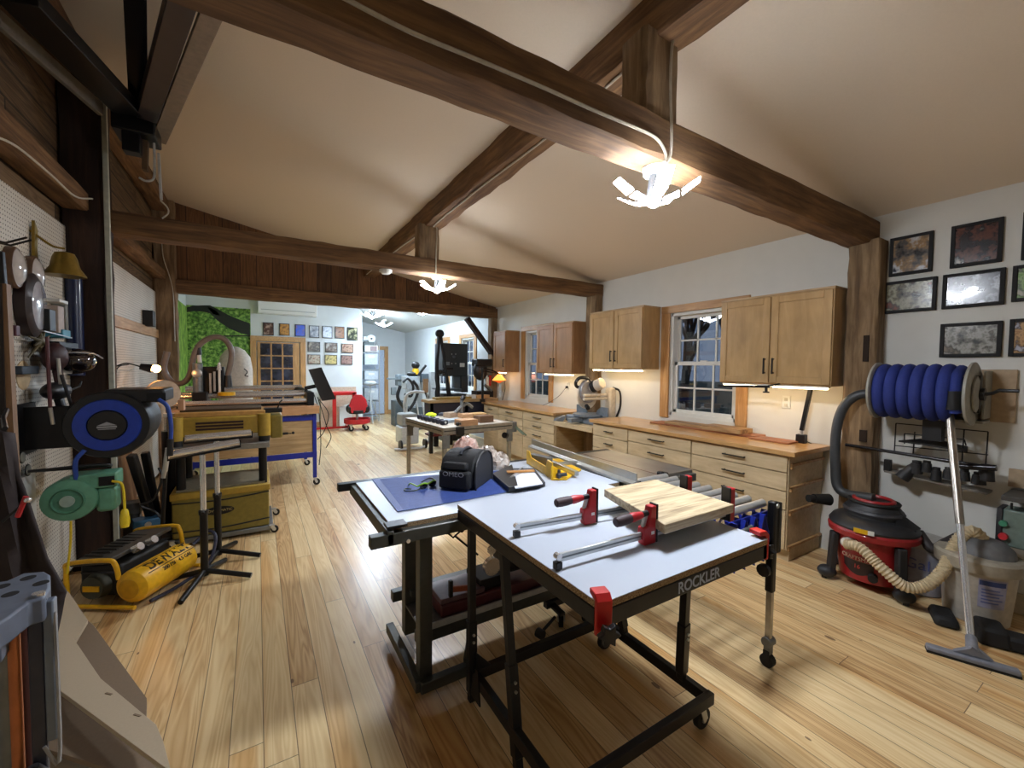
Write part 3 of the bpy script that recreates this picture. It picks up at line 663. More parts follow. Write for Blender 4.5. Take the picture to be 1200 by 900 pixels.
# saw cabinet
MB().box(1.96,2.52,1.92,2.54,.1,zt-.03).build('saw_cabinet',mat('saw_cabinet_grey',(74,76,78),.45),t,bevel=.006)
MB().box(1.955,1.96,2.0,2.4,.2,.6).build('motor_cover',mat('black_motor_cover',(22,22,24),.5),t)
MB().cyl((1.93,2.2,.5),(1.8,2.2,.5),.09,n=20).build('motor',black_metal,t,bevel=.01)
# rip fence
f=MB().prism([(1.90,1.72,zt+.004),(1.975,1.72,zt+.004),(1.975,1.72,zt+.03),(1.945,1.72,zt+.034),(1.945,1.72,zt+.078),(1.933,1.72,zt+.078),(1.933,1.72,zt+.03),(1.90,1.72,zt+.02)],(.12,1.3,0)).build('fence_extrusion',alu,t,bevel=.002)
MB().prism([(1.905,1.715,zt+.006),(1.97,1.715,zt+.006),(1.97,1.715,zt+.028),(1.905,1.715,zt+.018)],(0,.006,0)).build('fence_end_cap',black_plastic,t)
MB().box(1.82,1.99,2.30,2.36,zt+.0,zt+.03).build('fence_clamp',alu,t,bevel=.004)
# blue cutting mat on the extension table
m=mat('blue_mat',(52,72,136),.55,var=.08,scale=60)
mp=MB().prism([P(436,562,z=zt+.002),P(466,600,z=zt+.002),P(604,575,z=zt+.002),P(596,551,z=zt+.002)],(0,0,.003)).build('ribbed_mat',m)
tag(mp,'blue ribbed mat lying on the white extension table','mat')
bd=MB(); cs=[P(436,562,z=zt+.0055),P(466,600,z=zt+.0055),P(604,575,z=zt+.0055),P(596,551,z=zt+.0055)]
rb=MB()
for i in range(46):
    k=(i+.5)/46; a=cs[0].lerp(cs[1],k); b=cs[3].lerp(cs[2],k); rb.beam(a.lerp(b,.05),b.lerp(a,.06),.004,.0016)
rb.build('ribs',mat('blue_rib',(70,92,158),.5),mp)
# tool bag
c=P(546,566,z=zt+.006); cx,cy=c.x,c.y
t=thing('tool_bag','black fabric tool bag with front pockets and rounded top, on the blue mat','bag',(cx,cy,zt+.006),.72)
blk=mat('black_nylon',(20,21,24),.75,bump=.3,scale=200); blk2=mat('charcoal_mesh',(38,42,50),.7,bump=.3,scale=200)
t.scale=(1.12,1.25,1.0)
prof=[(-.115,0),(-.125,.05),(-.12,.12),(-.10,.165),(-.05,.195),(.0,.205),(.06,.20),(.105,.175),(.13,.13),(.135,.05),(.125,0)]
MB().prism([(x,-.085,z) for x,z in prof],(0,.17,0)).build('body',blk,t,world=False,bevel=.012)
MB().prism([(x*.93,-.092,z*.95+.004) for x,z in prof],(0,.007,0)).build('side_panel',blk2,t,world=False,bevel=.003)
MB().tube([(x*.97,-.093,z*.97+.002) for x,z in prof],.005,6).build('piping',dark_grey,t,world=False)
MB().obox((-.135,0,.06),(.05,.15,.1)).build('front_pocket',blk,t,world=False,bevel=.012)
MB().obox((-.128,0,.135),(.04,.12,.045),(0,.25,0)).build('pocket_flap',blk,t,world=False,bevel=.012)
MB().text('OMEO',(-.162,.0,.095),(0,-1,0),(0,0,1),.036,.0008).build('lettering',mat('grey_print',(150,150,152),.5),t,world=False)
MB().tube([(-.07,0,.19),(-.05,0,.208),(.02,0,.214),(.07,0,.195)],.008,8,smooth=5).build('carry_handle',blk2,t,world=False)
# safety glasses / green tangle
c=P(500,571,z=zt+.006)
t=thing('safety_glasses','dark safety glasses with lime green frame on the blue mat','glasses',(c.x,c.y,zt+.006),.4)
MB().tube([(-.07,.0,.02),(-.04,-.02,.035),(0,-.012,.024),(.04,-.02,.035),(.07,0,.02)],.005,8,smooth=5).build('frame',mat('lime_plastic',(130,180,50),.4),t,world=False)
MB().ball((-.035,-.014,.016),(.03,.006,.018)).build('lens',mat('dark_lens',(20,24,22),.1,coat=1),t,world=False)
MB().ball((.035,-.014,.016),(.03,.006,.018)).build('lens',mat('dark_lens',(20,24,22),.1,coat=1),t,world=False)
MB().tube([(-.07,0,.02),(-.075,.05,.03),(-.05,.1,.006)],.004,6,smooth=5).build('temple_arm',mat('lime_plastic',(130,180,50),.4),t,world=False)
MB().tube([(.07,0,.02),(.075,.05,.03),(.04,.09,.006)],.004,6,smooth=5).build('temple_arm',black_plastic,t,world=False)
c=P(482,574,z=zt+.006)
tag(MB().tube([(c.x,c.y,zt+.011),(c.x-.03,c.y+.02,zt+.011),(c.x-.04,c.y-.02,zt+.011),(c.x+.01,c.y-.04,zt+.011),(c.x+.05,c.y-.01,zt+.011)],.003,6,smooth=6).build('cord_loop',mat('dark_green_cord',(40,60,30),.6)),'thin dark cord loop beside the safety glasses','cord')
# bubble wrap heap behind the bag, on the table
t=thing('bubble_wrap','crumpled pinkish translucent bubble wrap behind the tool bag','packing',(1.5,2.75,zt))
bw=blotch('bubble_wrap',[(176,128,116),(206,170,156),(226,206,196)],30.,.25,coat=.6); bw2=blotch('clear_wrap',[(150,134,122),(186,172,160),(214,206,198)],30.,.25,coat=.6)
def heap(px,py,rw,rh,y,m,nm,seed,bot=None):
    c=P(px,py,y=y); return MB().ball(c,(rw,rw*.6,rh),20,14).jitter(.012,seed).build(nm,m,t)
heap(546,531,.10,.11,2.57,bw,'pink_wrap',1); heap(569,538,.09,.09,2.55,bw2,'clear_wrap',2); heap(586,543,.075,.075,2.5,bw2,'clear_wrap',3)
# notebook + box with papers + square
q=[P(597,560,z=zt+.03),P(612,592,z=zt+.03),P(637,588,z=zt+.03),P(620,562,z=zt+.03)]
t=thing('paper_tray','shallow dark tray with white papers on the extension table','tray',(1.3,1.95,zt))
c=P(620,577,z=zt+.001)
MB().prism([P(a,b,z=zt+.004) for a,b in((603,576),(639,570),(626,553),(590,553))],(0,0,.026)).build('tray_box',dark_grey,t,bevel=.003)
MB().prism([P(a,b,z=zt+.031) for a,b in((604,573),(636,567.5),(624,551),(594,552))],(0,0,.005)).build('papers',mat('white_paper',(214,220,232),.6),t)
a=P(604,556,z=zt+.04);b=P(580,556,z=zt+.02)
tag(MB().prism([P(577,560,z=zt+.007),P(600,549,z=zt+.007),P(607,575,z=zt+.007),P(596,577,z=zt+.007)],(0,0,.03)).build('black_wedge',black_plastic,bevel=.003),'black angled plastic wedge between tool bag and paper tray','tool')
a=P(594,553,z=zt+.045);b=P(626,551.5,z=zt+.045)
tag(MB().beam(a,b,.03,.008).build('wooden_rule',wood('rule_wood',[(180,120,60),(206,150,84)],'X',2,.4,.05,6)),'short orange-brown wooden rule lying across the papers','rule')
a=P(598,560,z=zt+.036);b=P(612,548,z=zt+.036)
tag(MB().beam(a,b,.012,.005).beam(a,a.lerp(b,.35)+V((.05,.0,0)),.012,.005).build('steel_square',steel),'small steel try square lying among the papers','square')
# yellow mitre jig
zz=zt+.001
t=thing('mitre_jig','yellow plastic push jig with grey clamp on the extension table','jig',(1.65,2.25,zz))
A=P(617,543,z=zz+.0);B=P(648,563,z=zz);C=P(664,563,z=zz);D=P(681,552,z=zz);E_=P(655,539,z=zz)
MB().prism([A,B,C,D,E_],(0,0,.014)).build('base_plate',yellow_plastic,t,bevel=.004)
h=.10
w0=[A,A+V((0,0,h)),A.lerp(B,.12)+V((0,0,h)),A.lerp(B,.2)+V((0,0,h*.62)),A.lerp(B,.75)+V((0,0,h*.60)),A.lerp(B,.8)+V((0,0,h*1.1)),A.lerp(B,.98)+V((0,0,h*1.1)),B]
MB().prism(w0,(.012,.010,0)).build('front_wall',yellow_plastic,t,bevel=.003)
G=B.lerp(C,.1)
MB().prism([B,B+V((0,0,h*.9)),B.lerp(D,.45)+V((0,0,h*.15)),D],(-.01,.012,0)).build('side_rib',yellow_plastic,t,bevel=.003)
u=P(655,557,z=zz+.03)
MB().ball(u,.018).cyl(u,u+V((.04,-.03,.01)),.012).cyl(u+V((0,0,-.02)),u+V((0,0,.035)),.010).build('locking_knob',dark_grey,t)
a=P(623,536,z=zz+.05);b=P(645,541,z=zz+.05)
MB().beam(a,b,.05,.06).build('grey_clamp_block',grey_metal,t,bevel=.004)
MB().beam(P(645,541,z=zz+.03),P(676,555,z=zz+.03),.03,.03).build('grey_guide',alu,t,bevel=.003)
# roller conveyor
t=thing('roller_conveyor','blue roller conveyor with steel rollers and chrome caster leg, right of the cutting board','conveyor',(2.1,1.45,0))
zr_=.845; xa,xb=1.93,2.27
y0,y1=1.13,1.80
for i in range(9):
    y=y0+.03+(y1-y0-.06)*i/8; MB().cyl((xa,y,zr_),(xb,y,zr_),.021,n=16).build('roller',steel,t)
bl=mat('deep_blue_steel',(30,44,140),.35,.2)
for x in(xa-.012,xb+.004):
    mb=MB(); n=7
    for i in range(n):
        ya=y0+(y1-y0)*i/n; yb=y0+(y1-y0)*(i+1)/n
        mb.beam((x+.004,ya,zr_-.03),(x+.004,yb,zr_-.22),.005,.026,up=(1,0,0)).beam((x+.006,yb,zr_-.03),(x+.006,ya,zr_-.22),.005,.026,up=(1,0,0))
    mb.build('scissor_link',bl,t)
mb=MB(); n=4
for i in range(n):
    a_=xa+(xb-xa)*i/n; b_=xa+(xb-xa)*(i+1)/n
    mb.beam((a_,y0,zr_-.03),(b_,y0,zr_-.27),.005,.062,up=(0,1,0)).beam((b_,y0+.004,zr_-.03),(a_,y0+.004,zr_-.27),.005,.062,up=(0,1,0))
mb.box(xa,xb,y0-.002,y0+.006,zr_-.055,zr_-.03).build('end_lattice',bl,t)
MB().cyl((1.80,y0-.03,zr_-.09),(2.06,y0-.03,zr_-.065),.009).build('grey_pin',grey_metal,t)
lx,ly=2.285,1.10
for y_ in(ly,y1):
    l=MB().box(lx-.05,lx-.012,y_-.02,y_+.02,.40,zr_+.03).box(lx-.008,lx+.028,y_-.02,y_+.02,.60,zr_+.02).build('leg_sleeve',black_metal,t,bevel=.008)
    MB().box(lx-.043,lx-.015,y_-.014,y_+.014,.13,.42).build('leg_tube',mat('zinc_tube',(170,166,156),.35,.8),l,bevel=.003)
    MB().cyl((lx-.055,y_-.0,.135),(lx-.0,y_,.135),.026,n=16).box(lx-.046,lx-.01,y_-.016,y_+.016,.07,.13).build('hinge_casting',grey_metal,l,bevel=.003)
    MB().cyl((lx-.045,y_,.034),(lx-.012,y_,.034),.034,n=18).box(lx-.05,lx-.044,y_-.015,y_+.015,.03,.09).build('swivel_wheel',rubber,l)
    MB().cyl((lx-.09,y_,.53),(lx-.05,y_,.53),.007).cyl((lx-.11,y_,.53),(lx-.09,y_,.53),.032,n=12).build('adjust_knob',black_plastic,l)
MB().cyl((lx-.03,ly-.021,zr_+.01),(lx-.03,ly-.026,zr_+.01),.012).build('rivet',steel,t)
# things on the lower shelf of the saw
t=thing('maroon_machine','dark maroon bench machine with motor on the lower shelf under the saw','machine',(1.15,2.1,.235))
mar=mat('maroon_paint',(84,34,36),.4); 
MB().box(.80,1.45,1.99,2.22,.236,.30).build('body',mar,t,bevel=.008)
MB().box(.80,1.06,2.0,2.2,.302,.33).build('plate',mat('mauve_top',(110,84,88),.4),t,bevel=.004)
MB().cyl((1.2,2.1,.40),(1.36,2.1,.40),.075,n=20).build('motor',black_metal,t,bevel=.01)
MB().cyl((1.12,2.05,.42),(1.12,2.02,.42),.05,n=20).build('drive_wheel',chrome,t)
MB().box(1.04,1.2,2.02,2.2,.302,.36).build('bracket',black_metal,t,bevel=.004)
for x,z in((1.08,.52),(1.22,.47),(1.27,.47)):
    tag(MB().cyl((x,1.955,z+.03),(x,1.97,z+.03),.024,n=16).cyl((x,1.97,z-.02),(x,1.97,z+.03),.006).build('chrome_knob',chrome),{1.08:'round chrome knob under the white panel, leftmost of three',1.22:'round chrome knob under the white panel, middle of three',1.27:'round chrome knob under the white panel, rightmost of three'}[x],'knob')
c=P(530,690,y=2.0)
t=thing('trigger_clamp','small black clamp with orange handle hanging by the saw leg','clamp',(c.x,2.0,c.z-.06))
MB().box(c.x-.02,c.x+.0,1.985,2.01,c.z-.04,c.z+.05).build('jaw',black_plastic,t,bevel=.004)
MB().beam((c.x-.01,2.0,c.z-.0),(c.x+.1,2.0,c.z-.02),.02,.03).build('handle',mat('copper_orange',(180,90,56),.4),t,bevel=.006)
a=P(524,624,y=2.3);b=P(548,636,y=2.3);c=P(541,621,y=2.3)
t=thing('crank_handle','black crank handle seen in the gap between the saw legs','handle',(b.x,2.3,b.z))
MB().tube([a,P(531,630,y=2.3),c],.006,8).build('crank',black_metal,t); MB().ball(a,.012).ball(c,.016).build('ball_knob',black_plastic,t); MB().cyl(P(533,628,y=2.3),P(560,650,y=2.3),.006).build('shaft',black_metal,t)
# mobile base casters seen under the stand
t=thing('caster_dolly','black mobile base with swivel casters and pedal under the table saw','mobile base',(1.9,2.0,0))
caster(t,1.52,1.90,.10,.042,yaw=1); caster(t,1.68,1.87,.10,.042,yaw=.3)
MB().beam((1.46,1.98,.12),(1.96,1.98,.12),.04,.04).beam((1.50,1.98,.12),(1.50,1.86,.11),.04,.02).beam((1.68,1.98,.12),(1.68,1.84,.11),.05,.02).build('frame',stand_m,t,bevel=.003)
MB().beam((1.46,1.88,.10),(1.34,1.86,.05),.012,.012).cyl((1.345,1.84,.05),(1.335,1.88,.05),.026,n=12).build('pedal',black_plastic,t)
# ================================================================ LEFT SIDE
XP=-1.166
def PW(px,py,off=.05): return P(px,py,x=XP+off)
# --- blue hose reel
c=P(127,498,y=3.45); r=.205
t=thing('hose_reel','black retractable air hose reel with blue ring face, mounted on the left wall','hose reel',(c.x,3.6,c.z))
bk=mat('reel_black',(17,17,19),.5)
MB().lathe([(r*.6,0),(r*.96,.0),(r,.02),(r,.10)],(c.x,3.44,c.z),(0,1,0),40).lathe([(r,.10),(r*.97,.12),(r*.97,.30),(r*.9,.33)],(c.x,3.44,c.z),(0,1,0),40).build('housing',bk,t)
MB().lathe([(r*.44,.004),(r*.46,-.012),(r*.75,-.012),(r*.78,.004)],(c.x,3.44,c.z),(0,1,0),40).build('blue_ring',mat('reel_blue',(20,52,150),.4),t)
hb=MB().lathe([(r*.0,-.02),(r*.42,-.018),(r*.45,-.006),(r*.46,.01)],(c.x,3.44,c.z),(0,1,0),32).build('hub_cap',bk,t)
MB().prism([(c.x-.045,3.419,c.z),(c.x-.02,3.419,c.z+.012),(c.x,3.419,c.z+.022),(c.x+.02,3.419,c.z+.012),(c.x+.045,3.419,c.z)],(0,-.001,0)).box(c.x-.045,c.x+.045,3.418,3.419,c.z-.014,c.z-.004).box(c.x-.04,c.x+.04,3.418,3.419,c.z-.024,c.z-.019).build('printed_emblem',mat('grey_print',(150,150,152),.5),hb)
MB().box(c.x-.02,c.x+.27,3.46,3.80,c.z+.13,c.z+.215).build('outlet_box',bk,t,bevel=.012)
MB().cyl((c.x,3.56,c.z),(c.x,3.86,c.z),.19,n=32).build('drum',mat('reel_grey',(64,66,70),.5),t)
MB().box(c.x+.18,c.x+.275,3.455,3.46,c.z+.14,c.z+.19).build('outlet_mouth',mat('recess_black',(6,6,6),.8),t)
MB().box(XP,c.x-.12,3.5,3.52,c.z-.13,c.z+.12).box(XP,XP+.012,3.36,3.66,c.z-.16,c.z+.14).build('wall_bracket',black_metal,t,bevel=.003)
MB().tube([(c.x+.24,3.45,c.z+.15),(c.x+.285,3.44,c.z+.10),(c.x+.30,3.44,c.z-.02),(c.x+.295,3.45,c.z-.12)],.012,10,smooth=6).build('blue_hose',mat('hose_blue',(26,64,150),.45),t)
MB().cyl((c.x+.295,3.45,c.z-.11),(c.x+.29,3.45,c.z-.22),.017).build('hose_stop',black_plastic,t)
MB().tube([(c.x-.10,3.42,c.z-.14),(c.x-.135,3.40,c.z-.2),(c.x-.14,3.42,c.z-.32)],.012,8,smooth=5).build('feed_hose',mat('hose_blue',(26,64,150),.45),t)
# --- green cord reel
c=P(84,584,y=3.45); r=.125
gm=mat('reel_green',(88,142,116),.5)
t=thing('cord_reel','green retractable extension cord reel low on the left wall','cord reel',(c.x,3.5,c.z))
MB().lathe([(r*.7,-.012),(r*.95,0),(r,.02),(r,.16),(r*.93,.18)],(c.x,3.40,c.z),(0,1,0),36).build('housing',gm,t)
MB().lathe([(r*.5,-.013),(r*.55,-.022),(r*.6,-.012)],(c.x,3.40,c.z),(0,1,0),32).build('face_ring',mat('reel_green_dark',(70,122,98),.5),t)
MB().cyl((c.x-.0,3.375,c.z),(c.x-.0,3.39,c.z),.032,n=24).build('hub',mat('reel_hub',(140,160,150),.5),t)
MB().box(c.x+.0,c.x+.21,3.41,3.56,c.z+.05,c.z+.14).build('outlet_box',gm,t,bevel=.01)
MB().box(c.x+.13,c.x+.20,3.405,3.41,c.z+.065,c.z+.12).build('outlet_mouth',mat('recess_black',(6,6,6),.8),t)
MB().box(c.x+.11,c.x+.2,3.42,3.55,c.z-.1,c.z+.05).build('side_guard',gm,t,bevel=.02)
ym=mat('cord_yellow',(216,190,30),.5)
MB().tube([(c.x+.19,3.40,c.z+.09),(c.x+.235,3.39,c.z+.07),(c.x+.245,3.39,c.z-.02),(c.x+.245,3.39,c.z-.1)],.007,8,smooth=6).build('yellow_cord',ym,t)
MB().lathe([(.012,0),(.018,.01),(.024,.05),(.026,.08),(.02,.11)],(c.x+.245,3.39,c.z-.09),(0,0,-1),12).build('connector',ym,t)
MB().tube([(c.x+.01,3.39,c.z-.12),(c.x+.0,3.41,c.z-.25),(c.x-.03,3.45,c.z-.45)],.006,6,smooth=6).build('supply_cord',ym,t)
MB().tube([(XP+.02,3.52,c.z+.17),(c.x-.06,3.42,c.z+.19),(c.x+.1,3.45,c.z+.19),(c.x+.16,3.5,c.z+.17),(c.x+.1,3.6,c.z+.15)],.009,8,smooth=6,closed=True).build('coiled_cable',black_plastic,t)
a=c
MB().box(XP,XP+.012,3.28,3.62,c.z-.14,c.z+.15).build('mount_plate',white_paint,t); MB().box(XP,XP+.05,3.26,3.28,c.z-.14,c.z+.16).box(XP,XP+.05,3.26,3.5,c.z-.15,c.z-.14).build('mount_frame',mat('maroon_frame',(52,22,26),.5),t)
# --- compressor
rz_=math.radians(-30); f0=P(150,691,z=.15); o_=V((f0.x,f0.y,0))-Matrix.Rotation(rz_,3,'Z')@V((.17,-.30,0))
t=thing('air_compressor','yellow and black twin-shell portable air compressor with maker lettering','compressor',o_,rz_)
cy=mat('compressor_yellow',(222,170,22),.4)
tk=MB().lathe([(.02,0),(.07,.008),(.098,.03),(.104,.06),(.104,.42),(.098,.45),(.07,.472),(.02,.48)],(.17,-.30,.15),(0,1,0),32).build('tank',cy,t,world=False)
MB().lathe([(.04,-.005),(.062,0),(.06,.006)],(.17,-.298,.15),(0,1,0),24).build('tank_badge',mat('compressor_yellow_dark',(196,146,16),.4),tk,world=False)
# lettering wraps the upper side of the tank
a=math.radians(48); n=V((-math.sin(a)*.3,0,1)).normalized(); o=V((.17,0,.15))+V((-.015,0,.1055))
tx=V((0,1,0)); ty=V((-1,0,.15)).normalized()
def tank_text(txt,y0,phi,size,bold,nm):
    mb=MB().text(txt,(0,0,0),(1,0,0),(0,0,1),size,.0008,bold=bold)
    for v in mb.bm.verts:
        a=phi-v.co.z/.105; rr=.1055-v.co.y; v.co=V((.17+rr*math.sin(a),y0+v.co.x,.15+rr*math.cos(a)))
    mb.build(nm,mat('print_black',(16,14,10),.5),tk,world=False)
tank_text('DEWALT',-.04,.42,.085,.002,'maker_lettering')
MB().box(.168,.171,-.24,.16,.2545,.256).build('print_line',mat('print_black',(16,14,10),.5),tk,world=False)
MB().box(.247,.250,-.24,.16,.2225,.226).build('print_line',mat('print_black',(16,14,10),.5),tk,world=False)
tank_text('200 PSI   4.5 GAL',-.02,1.05,.034,.0006,'small_print')
tube=MB().tube([(-.25,-.25,.05),(-.25,-.25,.24),(-.23,-.25,.29),(.02,-.27,.32),(.07,-.27,.29),(.09,-.27,.2)],.014,10,smooth=6)
tube.build('front_frame_tube',cy,t,world=False)
MB().tube([(-.25,.25,.05),(-.25,.25,.26),(-.23,.25,.31),(.02,.25,.34),(.07,.25,.31),(.09,.25,.2)],.014,10,smooth=6).build('back_frame_tube',cy,t,world=False)
MB().tube([(-.26,-.27,.03),(.2,-.29,.03)],.013,8).build('skid_tube',cy,t,world=False)
MB().tube([(-.26,.27,.03),(.2,.27,.03)],.013,8).build('skid_tube',cy,t,world=False)
pn=MB().hexa([(-.24,-.24,.26),(.02,-.26,.29),(.02,.24,.31),(-.24,.24,.28),(-.24,-.24,.29),(.02,-.26,.32),(.02,.24,.34),(-.24,.24,.31)]).build('shroud_panel',mat('shroud_grey',(66,62,56),.6),t,world=False,bevel=.006)
rb=MB()
for i in range(8): rb.beam((-.22,-.16+i*.045,.303+i*.0013),(-.06,-.20+i*.045,.323),.012,.008)
rb.build('vent_ribs',mat('shroud_dark',(36,34,32),.6),pn,world=False)
MB().box(-.22,.04,-.2,.2,.05,.26).build('motor_housing',mat('motor_black',(20,20,18),.6),t,world=False,bevel=.02)
MB().cyl((-.1,-.2,.13),(-.1,-.25,.13),.085,.07,n=24).build('fan_cover',mat('motor_grey_green',(70,72,62),.6),t,world=False)
MB().box(-.15,-.05,-.256,-.25,.11,.145).build('warning_label',cy,t,world=False)
MB().box(-.2,-.0,-.212,-.2,.205,.215).build('slot_trim',dark_grey,t,world=False)
for y in(.02,.10): MB().cyl((.03,-y*1.4+.05,.31),(.075,-y*1.4+.05,.335),.026,n=20).build('gauge',chrome,t,world=False)
MB().tube([(.17,.24,.2),(.22,.34,.26),(.30,.30,.22),(.32,.18,.08),(.27,-.02,.03),(.22,-.2,.02)],.012,8,smooth=6).build('hose',mat('dark_hose',(40,42,60),.5),t,world=False)
# --- roller stands
def roller_stand(base,top0,top1,hz,lab,yaw):
    bx,by=base; t=thing('roller_stand',lab,'roller stand',(bx,by,0))
    MB().cyl((bx,by,.05),(bx,by,hz*.55),.024,n=16).build('outer_tube',black_metal,t)
    MB().cyl((bx,by,hz*.5),(bx,by,hz-.03),.018,n=16).build('inner_tube',chrome,t)
    MB().cyl((bx,by,hz*.55),(bx,by,hz*.52),.029,n=16).cyl((bx,by-.02,hz*.54),(bx,by-.06,hz*.54),.012,n=10).build('lock_collar',black_plastic,t)
    for k in range(4):
        a=yaw+k*PI/2; d=V((math.cos(a),math.sin(a),0)); o=V((bx,by,0))
        MB().tube([o+V((0,0,.085)),o+d*.12+V((0,0,.06)),o+d*.30+V((0,0,.022))],.018,10,smooth=4).build('foot',black_metal,t)
    MB().cyl(top0,top1,.026,n=20).build('roller',chrome,t)
    a=V(top0);b=V(top1); d=(b-a).normalized()
    MB().beam(a-d*.01-V((0,0,.034)),b+d*.01-V((0,0,.034)),.03,.012).beam(a-d*.008-V((0,0,.04)),a-d*.008+V((0,0,.012)),.02,.006,up=d).beam(b+d*.008-V((0,0,.04)),b+d*.008+V((0,0,.012)),.02,.006,up=d).build('yoke',black_metal,t)
s1=P(240,674,z=.05); s2=P(256,650,z=.05)
A=P(198,533,y=s1.y);B=P(280,518,y=s1.y+.06)
roller_stand((s1.x,s1.y),A,B,A.lerp(B,.5).z-.01,'chrome roller on black cross-foot stand, nearer of the two before the planer',-.35)
A=P(217,514,y=s2.y-.02);B=P(294,507,y=s2.y+.03)
roller_stand((s2.x,s2.y),A,B,A.lerp(B,.5).z-.01,'chrome roller on black cross-foot stand, farther of the two before the planer',-.35)
# --- planer
pl=mat('planer_mustard',(168,138,52),.45); pld=mat('planer_mustard_dark',(132,116,48),.5)
px0,px1,py0,py1=-.63,.075,4.40,4.98
t=thing('thickness_planer','mustard yellow stationary thickness planer on a closed base','planer',((px0+px1)/2,4.7,0))
b=MB().prism([(px0,py0,.07),(px1,py0,.07),(px1,py0,.42),(px0,py0,.42)],(0,py1-py0,0)).build('base_cabinet',pld,t,bevel=.012)
MB().box(px0-.01,px1+.01,py0-.012,py1+.01,.40,.46).build('base_rim',pl,t,bevel=.008)
for z in(.375,.13): MB().tube([(px0,py0-.003,z),((px0+px1)/2,py0-.003,z-.012),(px1,py0-.003,z+.012)],.006,6,smooth=6).build('black_stripe',black_plastic,b)
e=P(257,598,y=py0)
MB().lathe([(.11,0),(.11,.004)],(e.x,py0-.002,e.z),(0,-1,0),32,sx=1,sy=.33).build('badge',black_plastic,b)
MB().text('POWERMATIC',(e.x,py0-.0075,e.z),(1,0,0),(0,0,1),.03,.0006).build('badge_lettering',mat('badge_gold',(190,170,110),.5),b)
MB().box(px0+.03,px1-.03,py0+.02,py1,.462,.48).build('chip_pan',mat('pan_grey',(120,112,92),.6),t)
for x in(px0+.06,px1-.045):
    for y in(py0+.06,py1-.08): MB().cyl((x,y,.46),(x,y,.80),.034,n=20).build('column',black_metal,t)
MB().box(px0-.02,px1+.01,py0-.05,py1+.06,.80,.85).build('bed_table',mat('planer_bed',(150,150,146),.35,.7),t,bevel=.004)
hd=MB().box(px0+.0,px1+.0,py0+.04,py1-.04,.925,1.09).build('cutter_head_cover',pl,t,bevel=.015)
for x in(px0+.035,px1-.03):
    MB().cyl((x,py0+.05,.90),(x,py0+.05,1.10),.052,n=24).build('corner_post_cover',pl,t); MB().cyl((x,py0+.05,.845),(x,py0+.05,.90),.045,n=24).build('column_boot',black_plastic,t)
MB().box(px0+.02,px1-.02,py0+.06,py1-.2,1.09,1.13).build('top_cover',mat('planer_top',(196,150,84),.4),t,bevel=.006)
MB().box(px0+.05,px1-.05,py0+.15,py1-.1,1.13,1.15).build('dust_plate',mat('planer_dark_top',(70,52,34),.5),t,bevel=.004)
vt=MB()
for z in(.985,1.012,1.039): vt.box(px0+.17,px1-.19,py0+.035,py0+.041,z-.009,z+.009)
vt.build('vent_slots',mat('vent_dark',(50,24,20),.6),hd)
g=P(306,500,y=4.5)
MB().box(px1+.02,px1+.12,py0+.08,py1-.08,.86,1.08).build('gear_cover',pld,t,bevel=.015)
MB().cyl((px1+.12,4.6,.88),(px1+.17,4.6,.88),.012).tube([(px1+.17,4.6,.88),(px1+.2,4.58,.88)],.006,6).ball((px1+.215,4.58,.885),.014).build('crank_handle',black_plastic,t)
MB().box(px1-.03,px1+.12,py0+.1,py0+.2,1.10,1.14).tube([(px1+.08,py0+.1,1.14),(px1+.10,py0+.08,1.2),(px1+.12,py0+.08,1.22)],.006,6).build('switch_bracket',black_plastic,t)
MB().box(px0-.03,px1+.03,py0-.02,py1+.02,.03,.07).build('mobile_frame',grey_metal,t,bevel=.004)
for x,y in((px1+.02,py0-.02),(px1+.05,py1-.1),(px0,py0-.02)): caster(t,x,y,.075,.032)
tag(MB().box(px0+.045,px0+.085,py0+.1,py0+.2,1.151,1.24).build('wood_block',wood('pink_block',[(190,140,104),(214,166,128)],'Z',2,.5,.05,6)),'small upright wooden block standing on top of the planer','block')
# --- CNC router on blue stand
t=thing('cnc_router','gantry router with chrome rails on a blue steel stand with plywood panels','cnc machine',(-.1,6.4,0))
cx0,cx1,cy0,cy1=-.80,.64,5.88,7.1; ct=.93
for x in(cx0+.02,cx1-.025):
    for y in(cy0,cy1): 
        l=MB().box(x-.022,x+.022,y-.022,y+.022,.10,ct).build('leg',blue_metal,t,bevel=.003); caster(l if 0 else t,x,y,.10,.042)
for z in(.88,.40): MB().box(cx0,cx1,cy0-.02,cy0+.005,z-.035,z+.035).build('front_rail',blue_metal,t,bevel=.003)
for z in(.88,.40): MB().box(cx1-.03,cx1-.005,cy0,cy1,z-.035,z+.035).build('side_rail',blue_metal,t,bevel=.003)
MB().box(cx0+.03,cx1-.05,cy0-.008,cy0+.004,.44,.85).build('front_panel',ply_x,t)
MB().box(cx1-.06,cx1-.045,cy0+.03,cy1-.03,.44,.85).build('side_panel',ply_x,t)
MB().box(cx0-.05,cx1+.03,cy0-.06,cy1+.05,ct,ct+.10).build('torsion_top',wood('cnc_top',[(176,132,90),(196,152,108)],'X',1.5,.5,.04,9),t,bevel=.004)
for i,(y,z,r) in enumerate(((5.98,P(300,470.5,y=5.98).z,.028),(6.2,P(300,463,y=6.2).z,.03),(6.5,P(300,460,y=6.5).z,.02),(6.95,P(300,454.5,y=6.95).z,.036))):
    MB().cyl((cx0-.02,y,z),(cx1-.08,y,z),r,n=16).build('rail',chrome,t)
MB().box(cx0,cx1-.1,6.05,6.12,1.035,1.06).box(cx0,cx1-.1,6.3,6.36,1.035,1.07).build('track',black_metal,t)
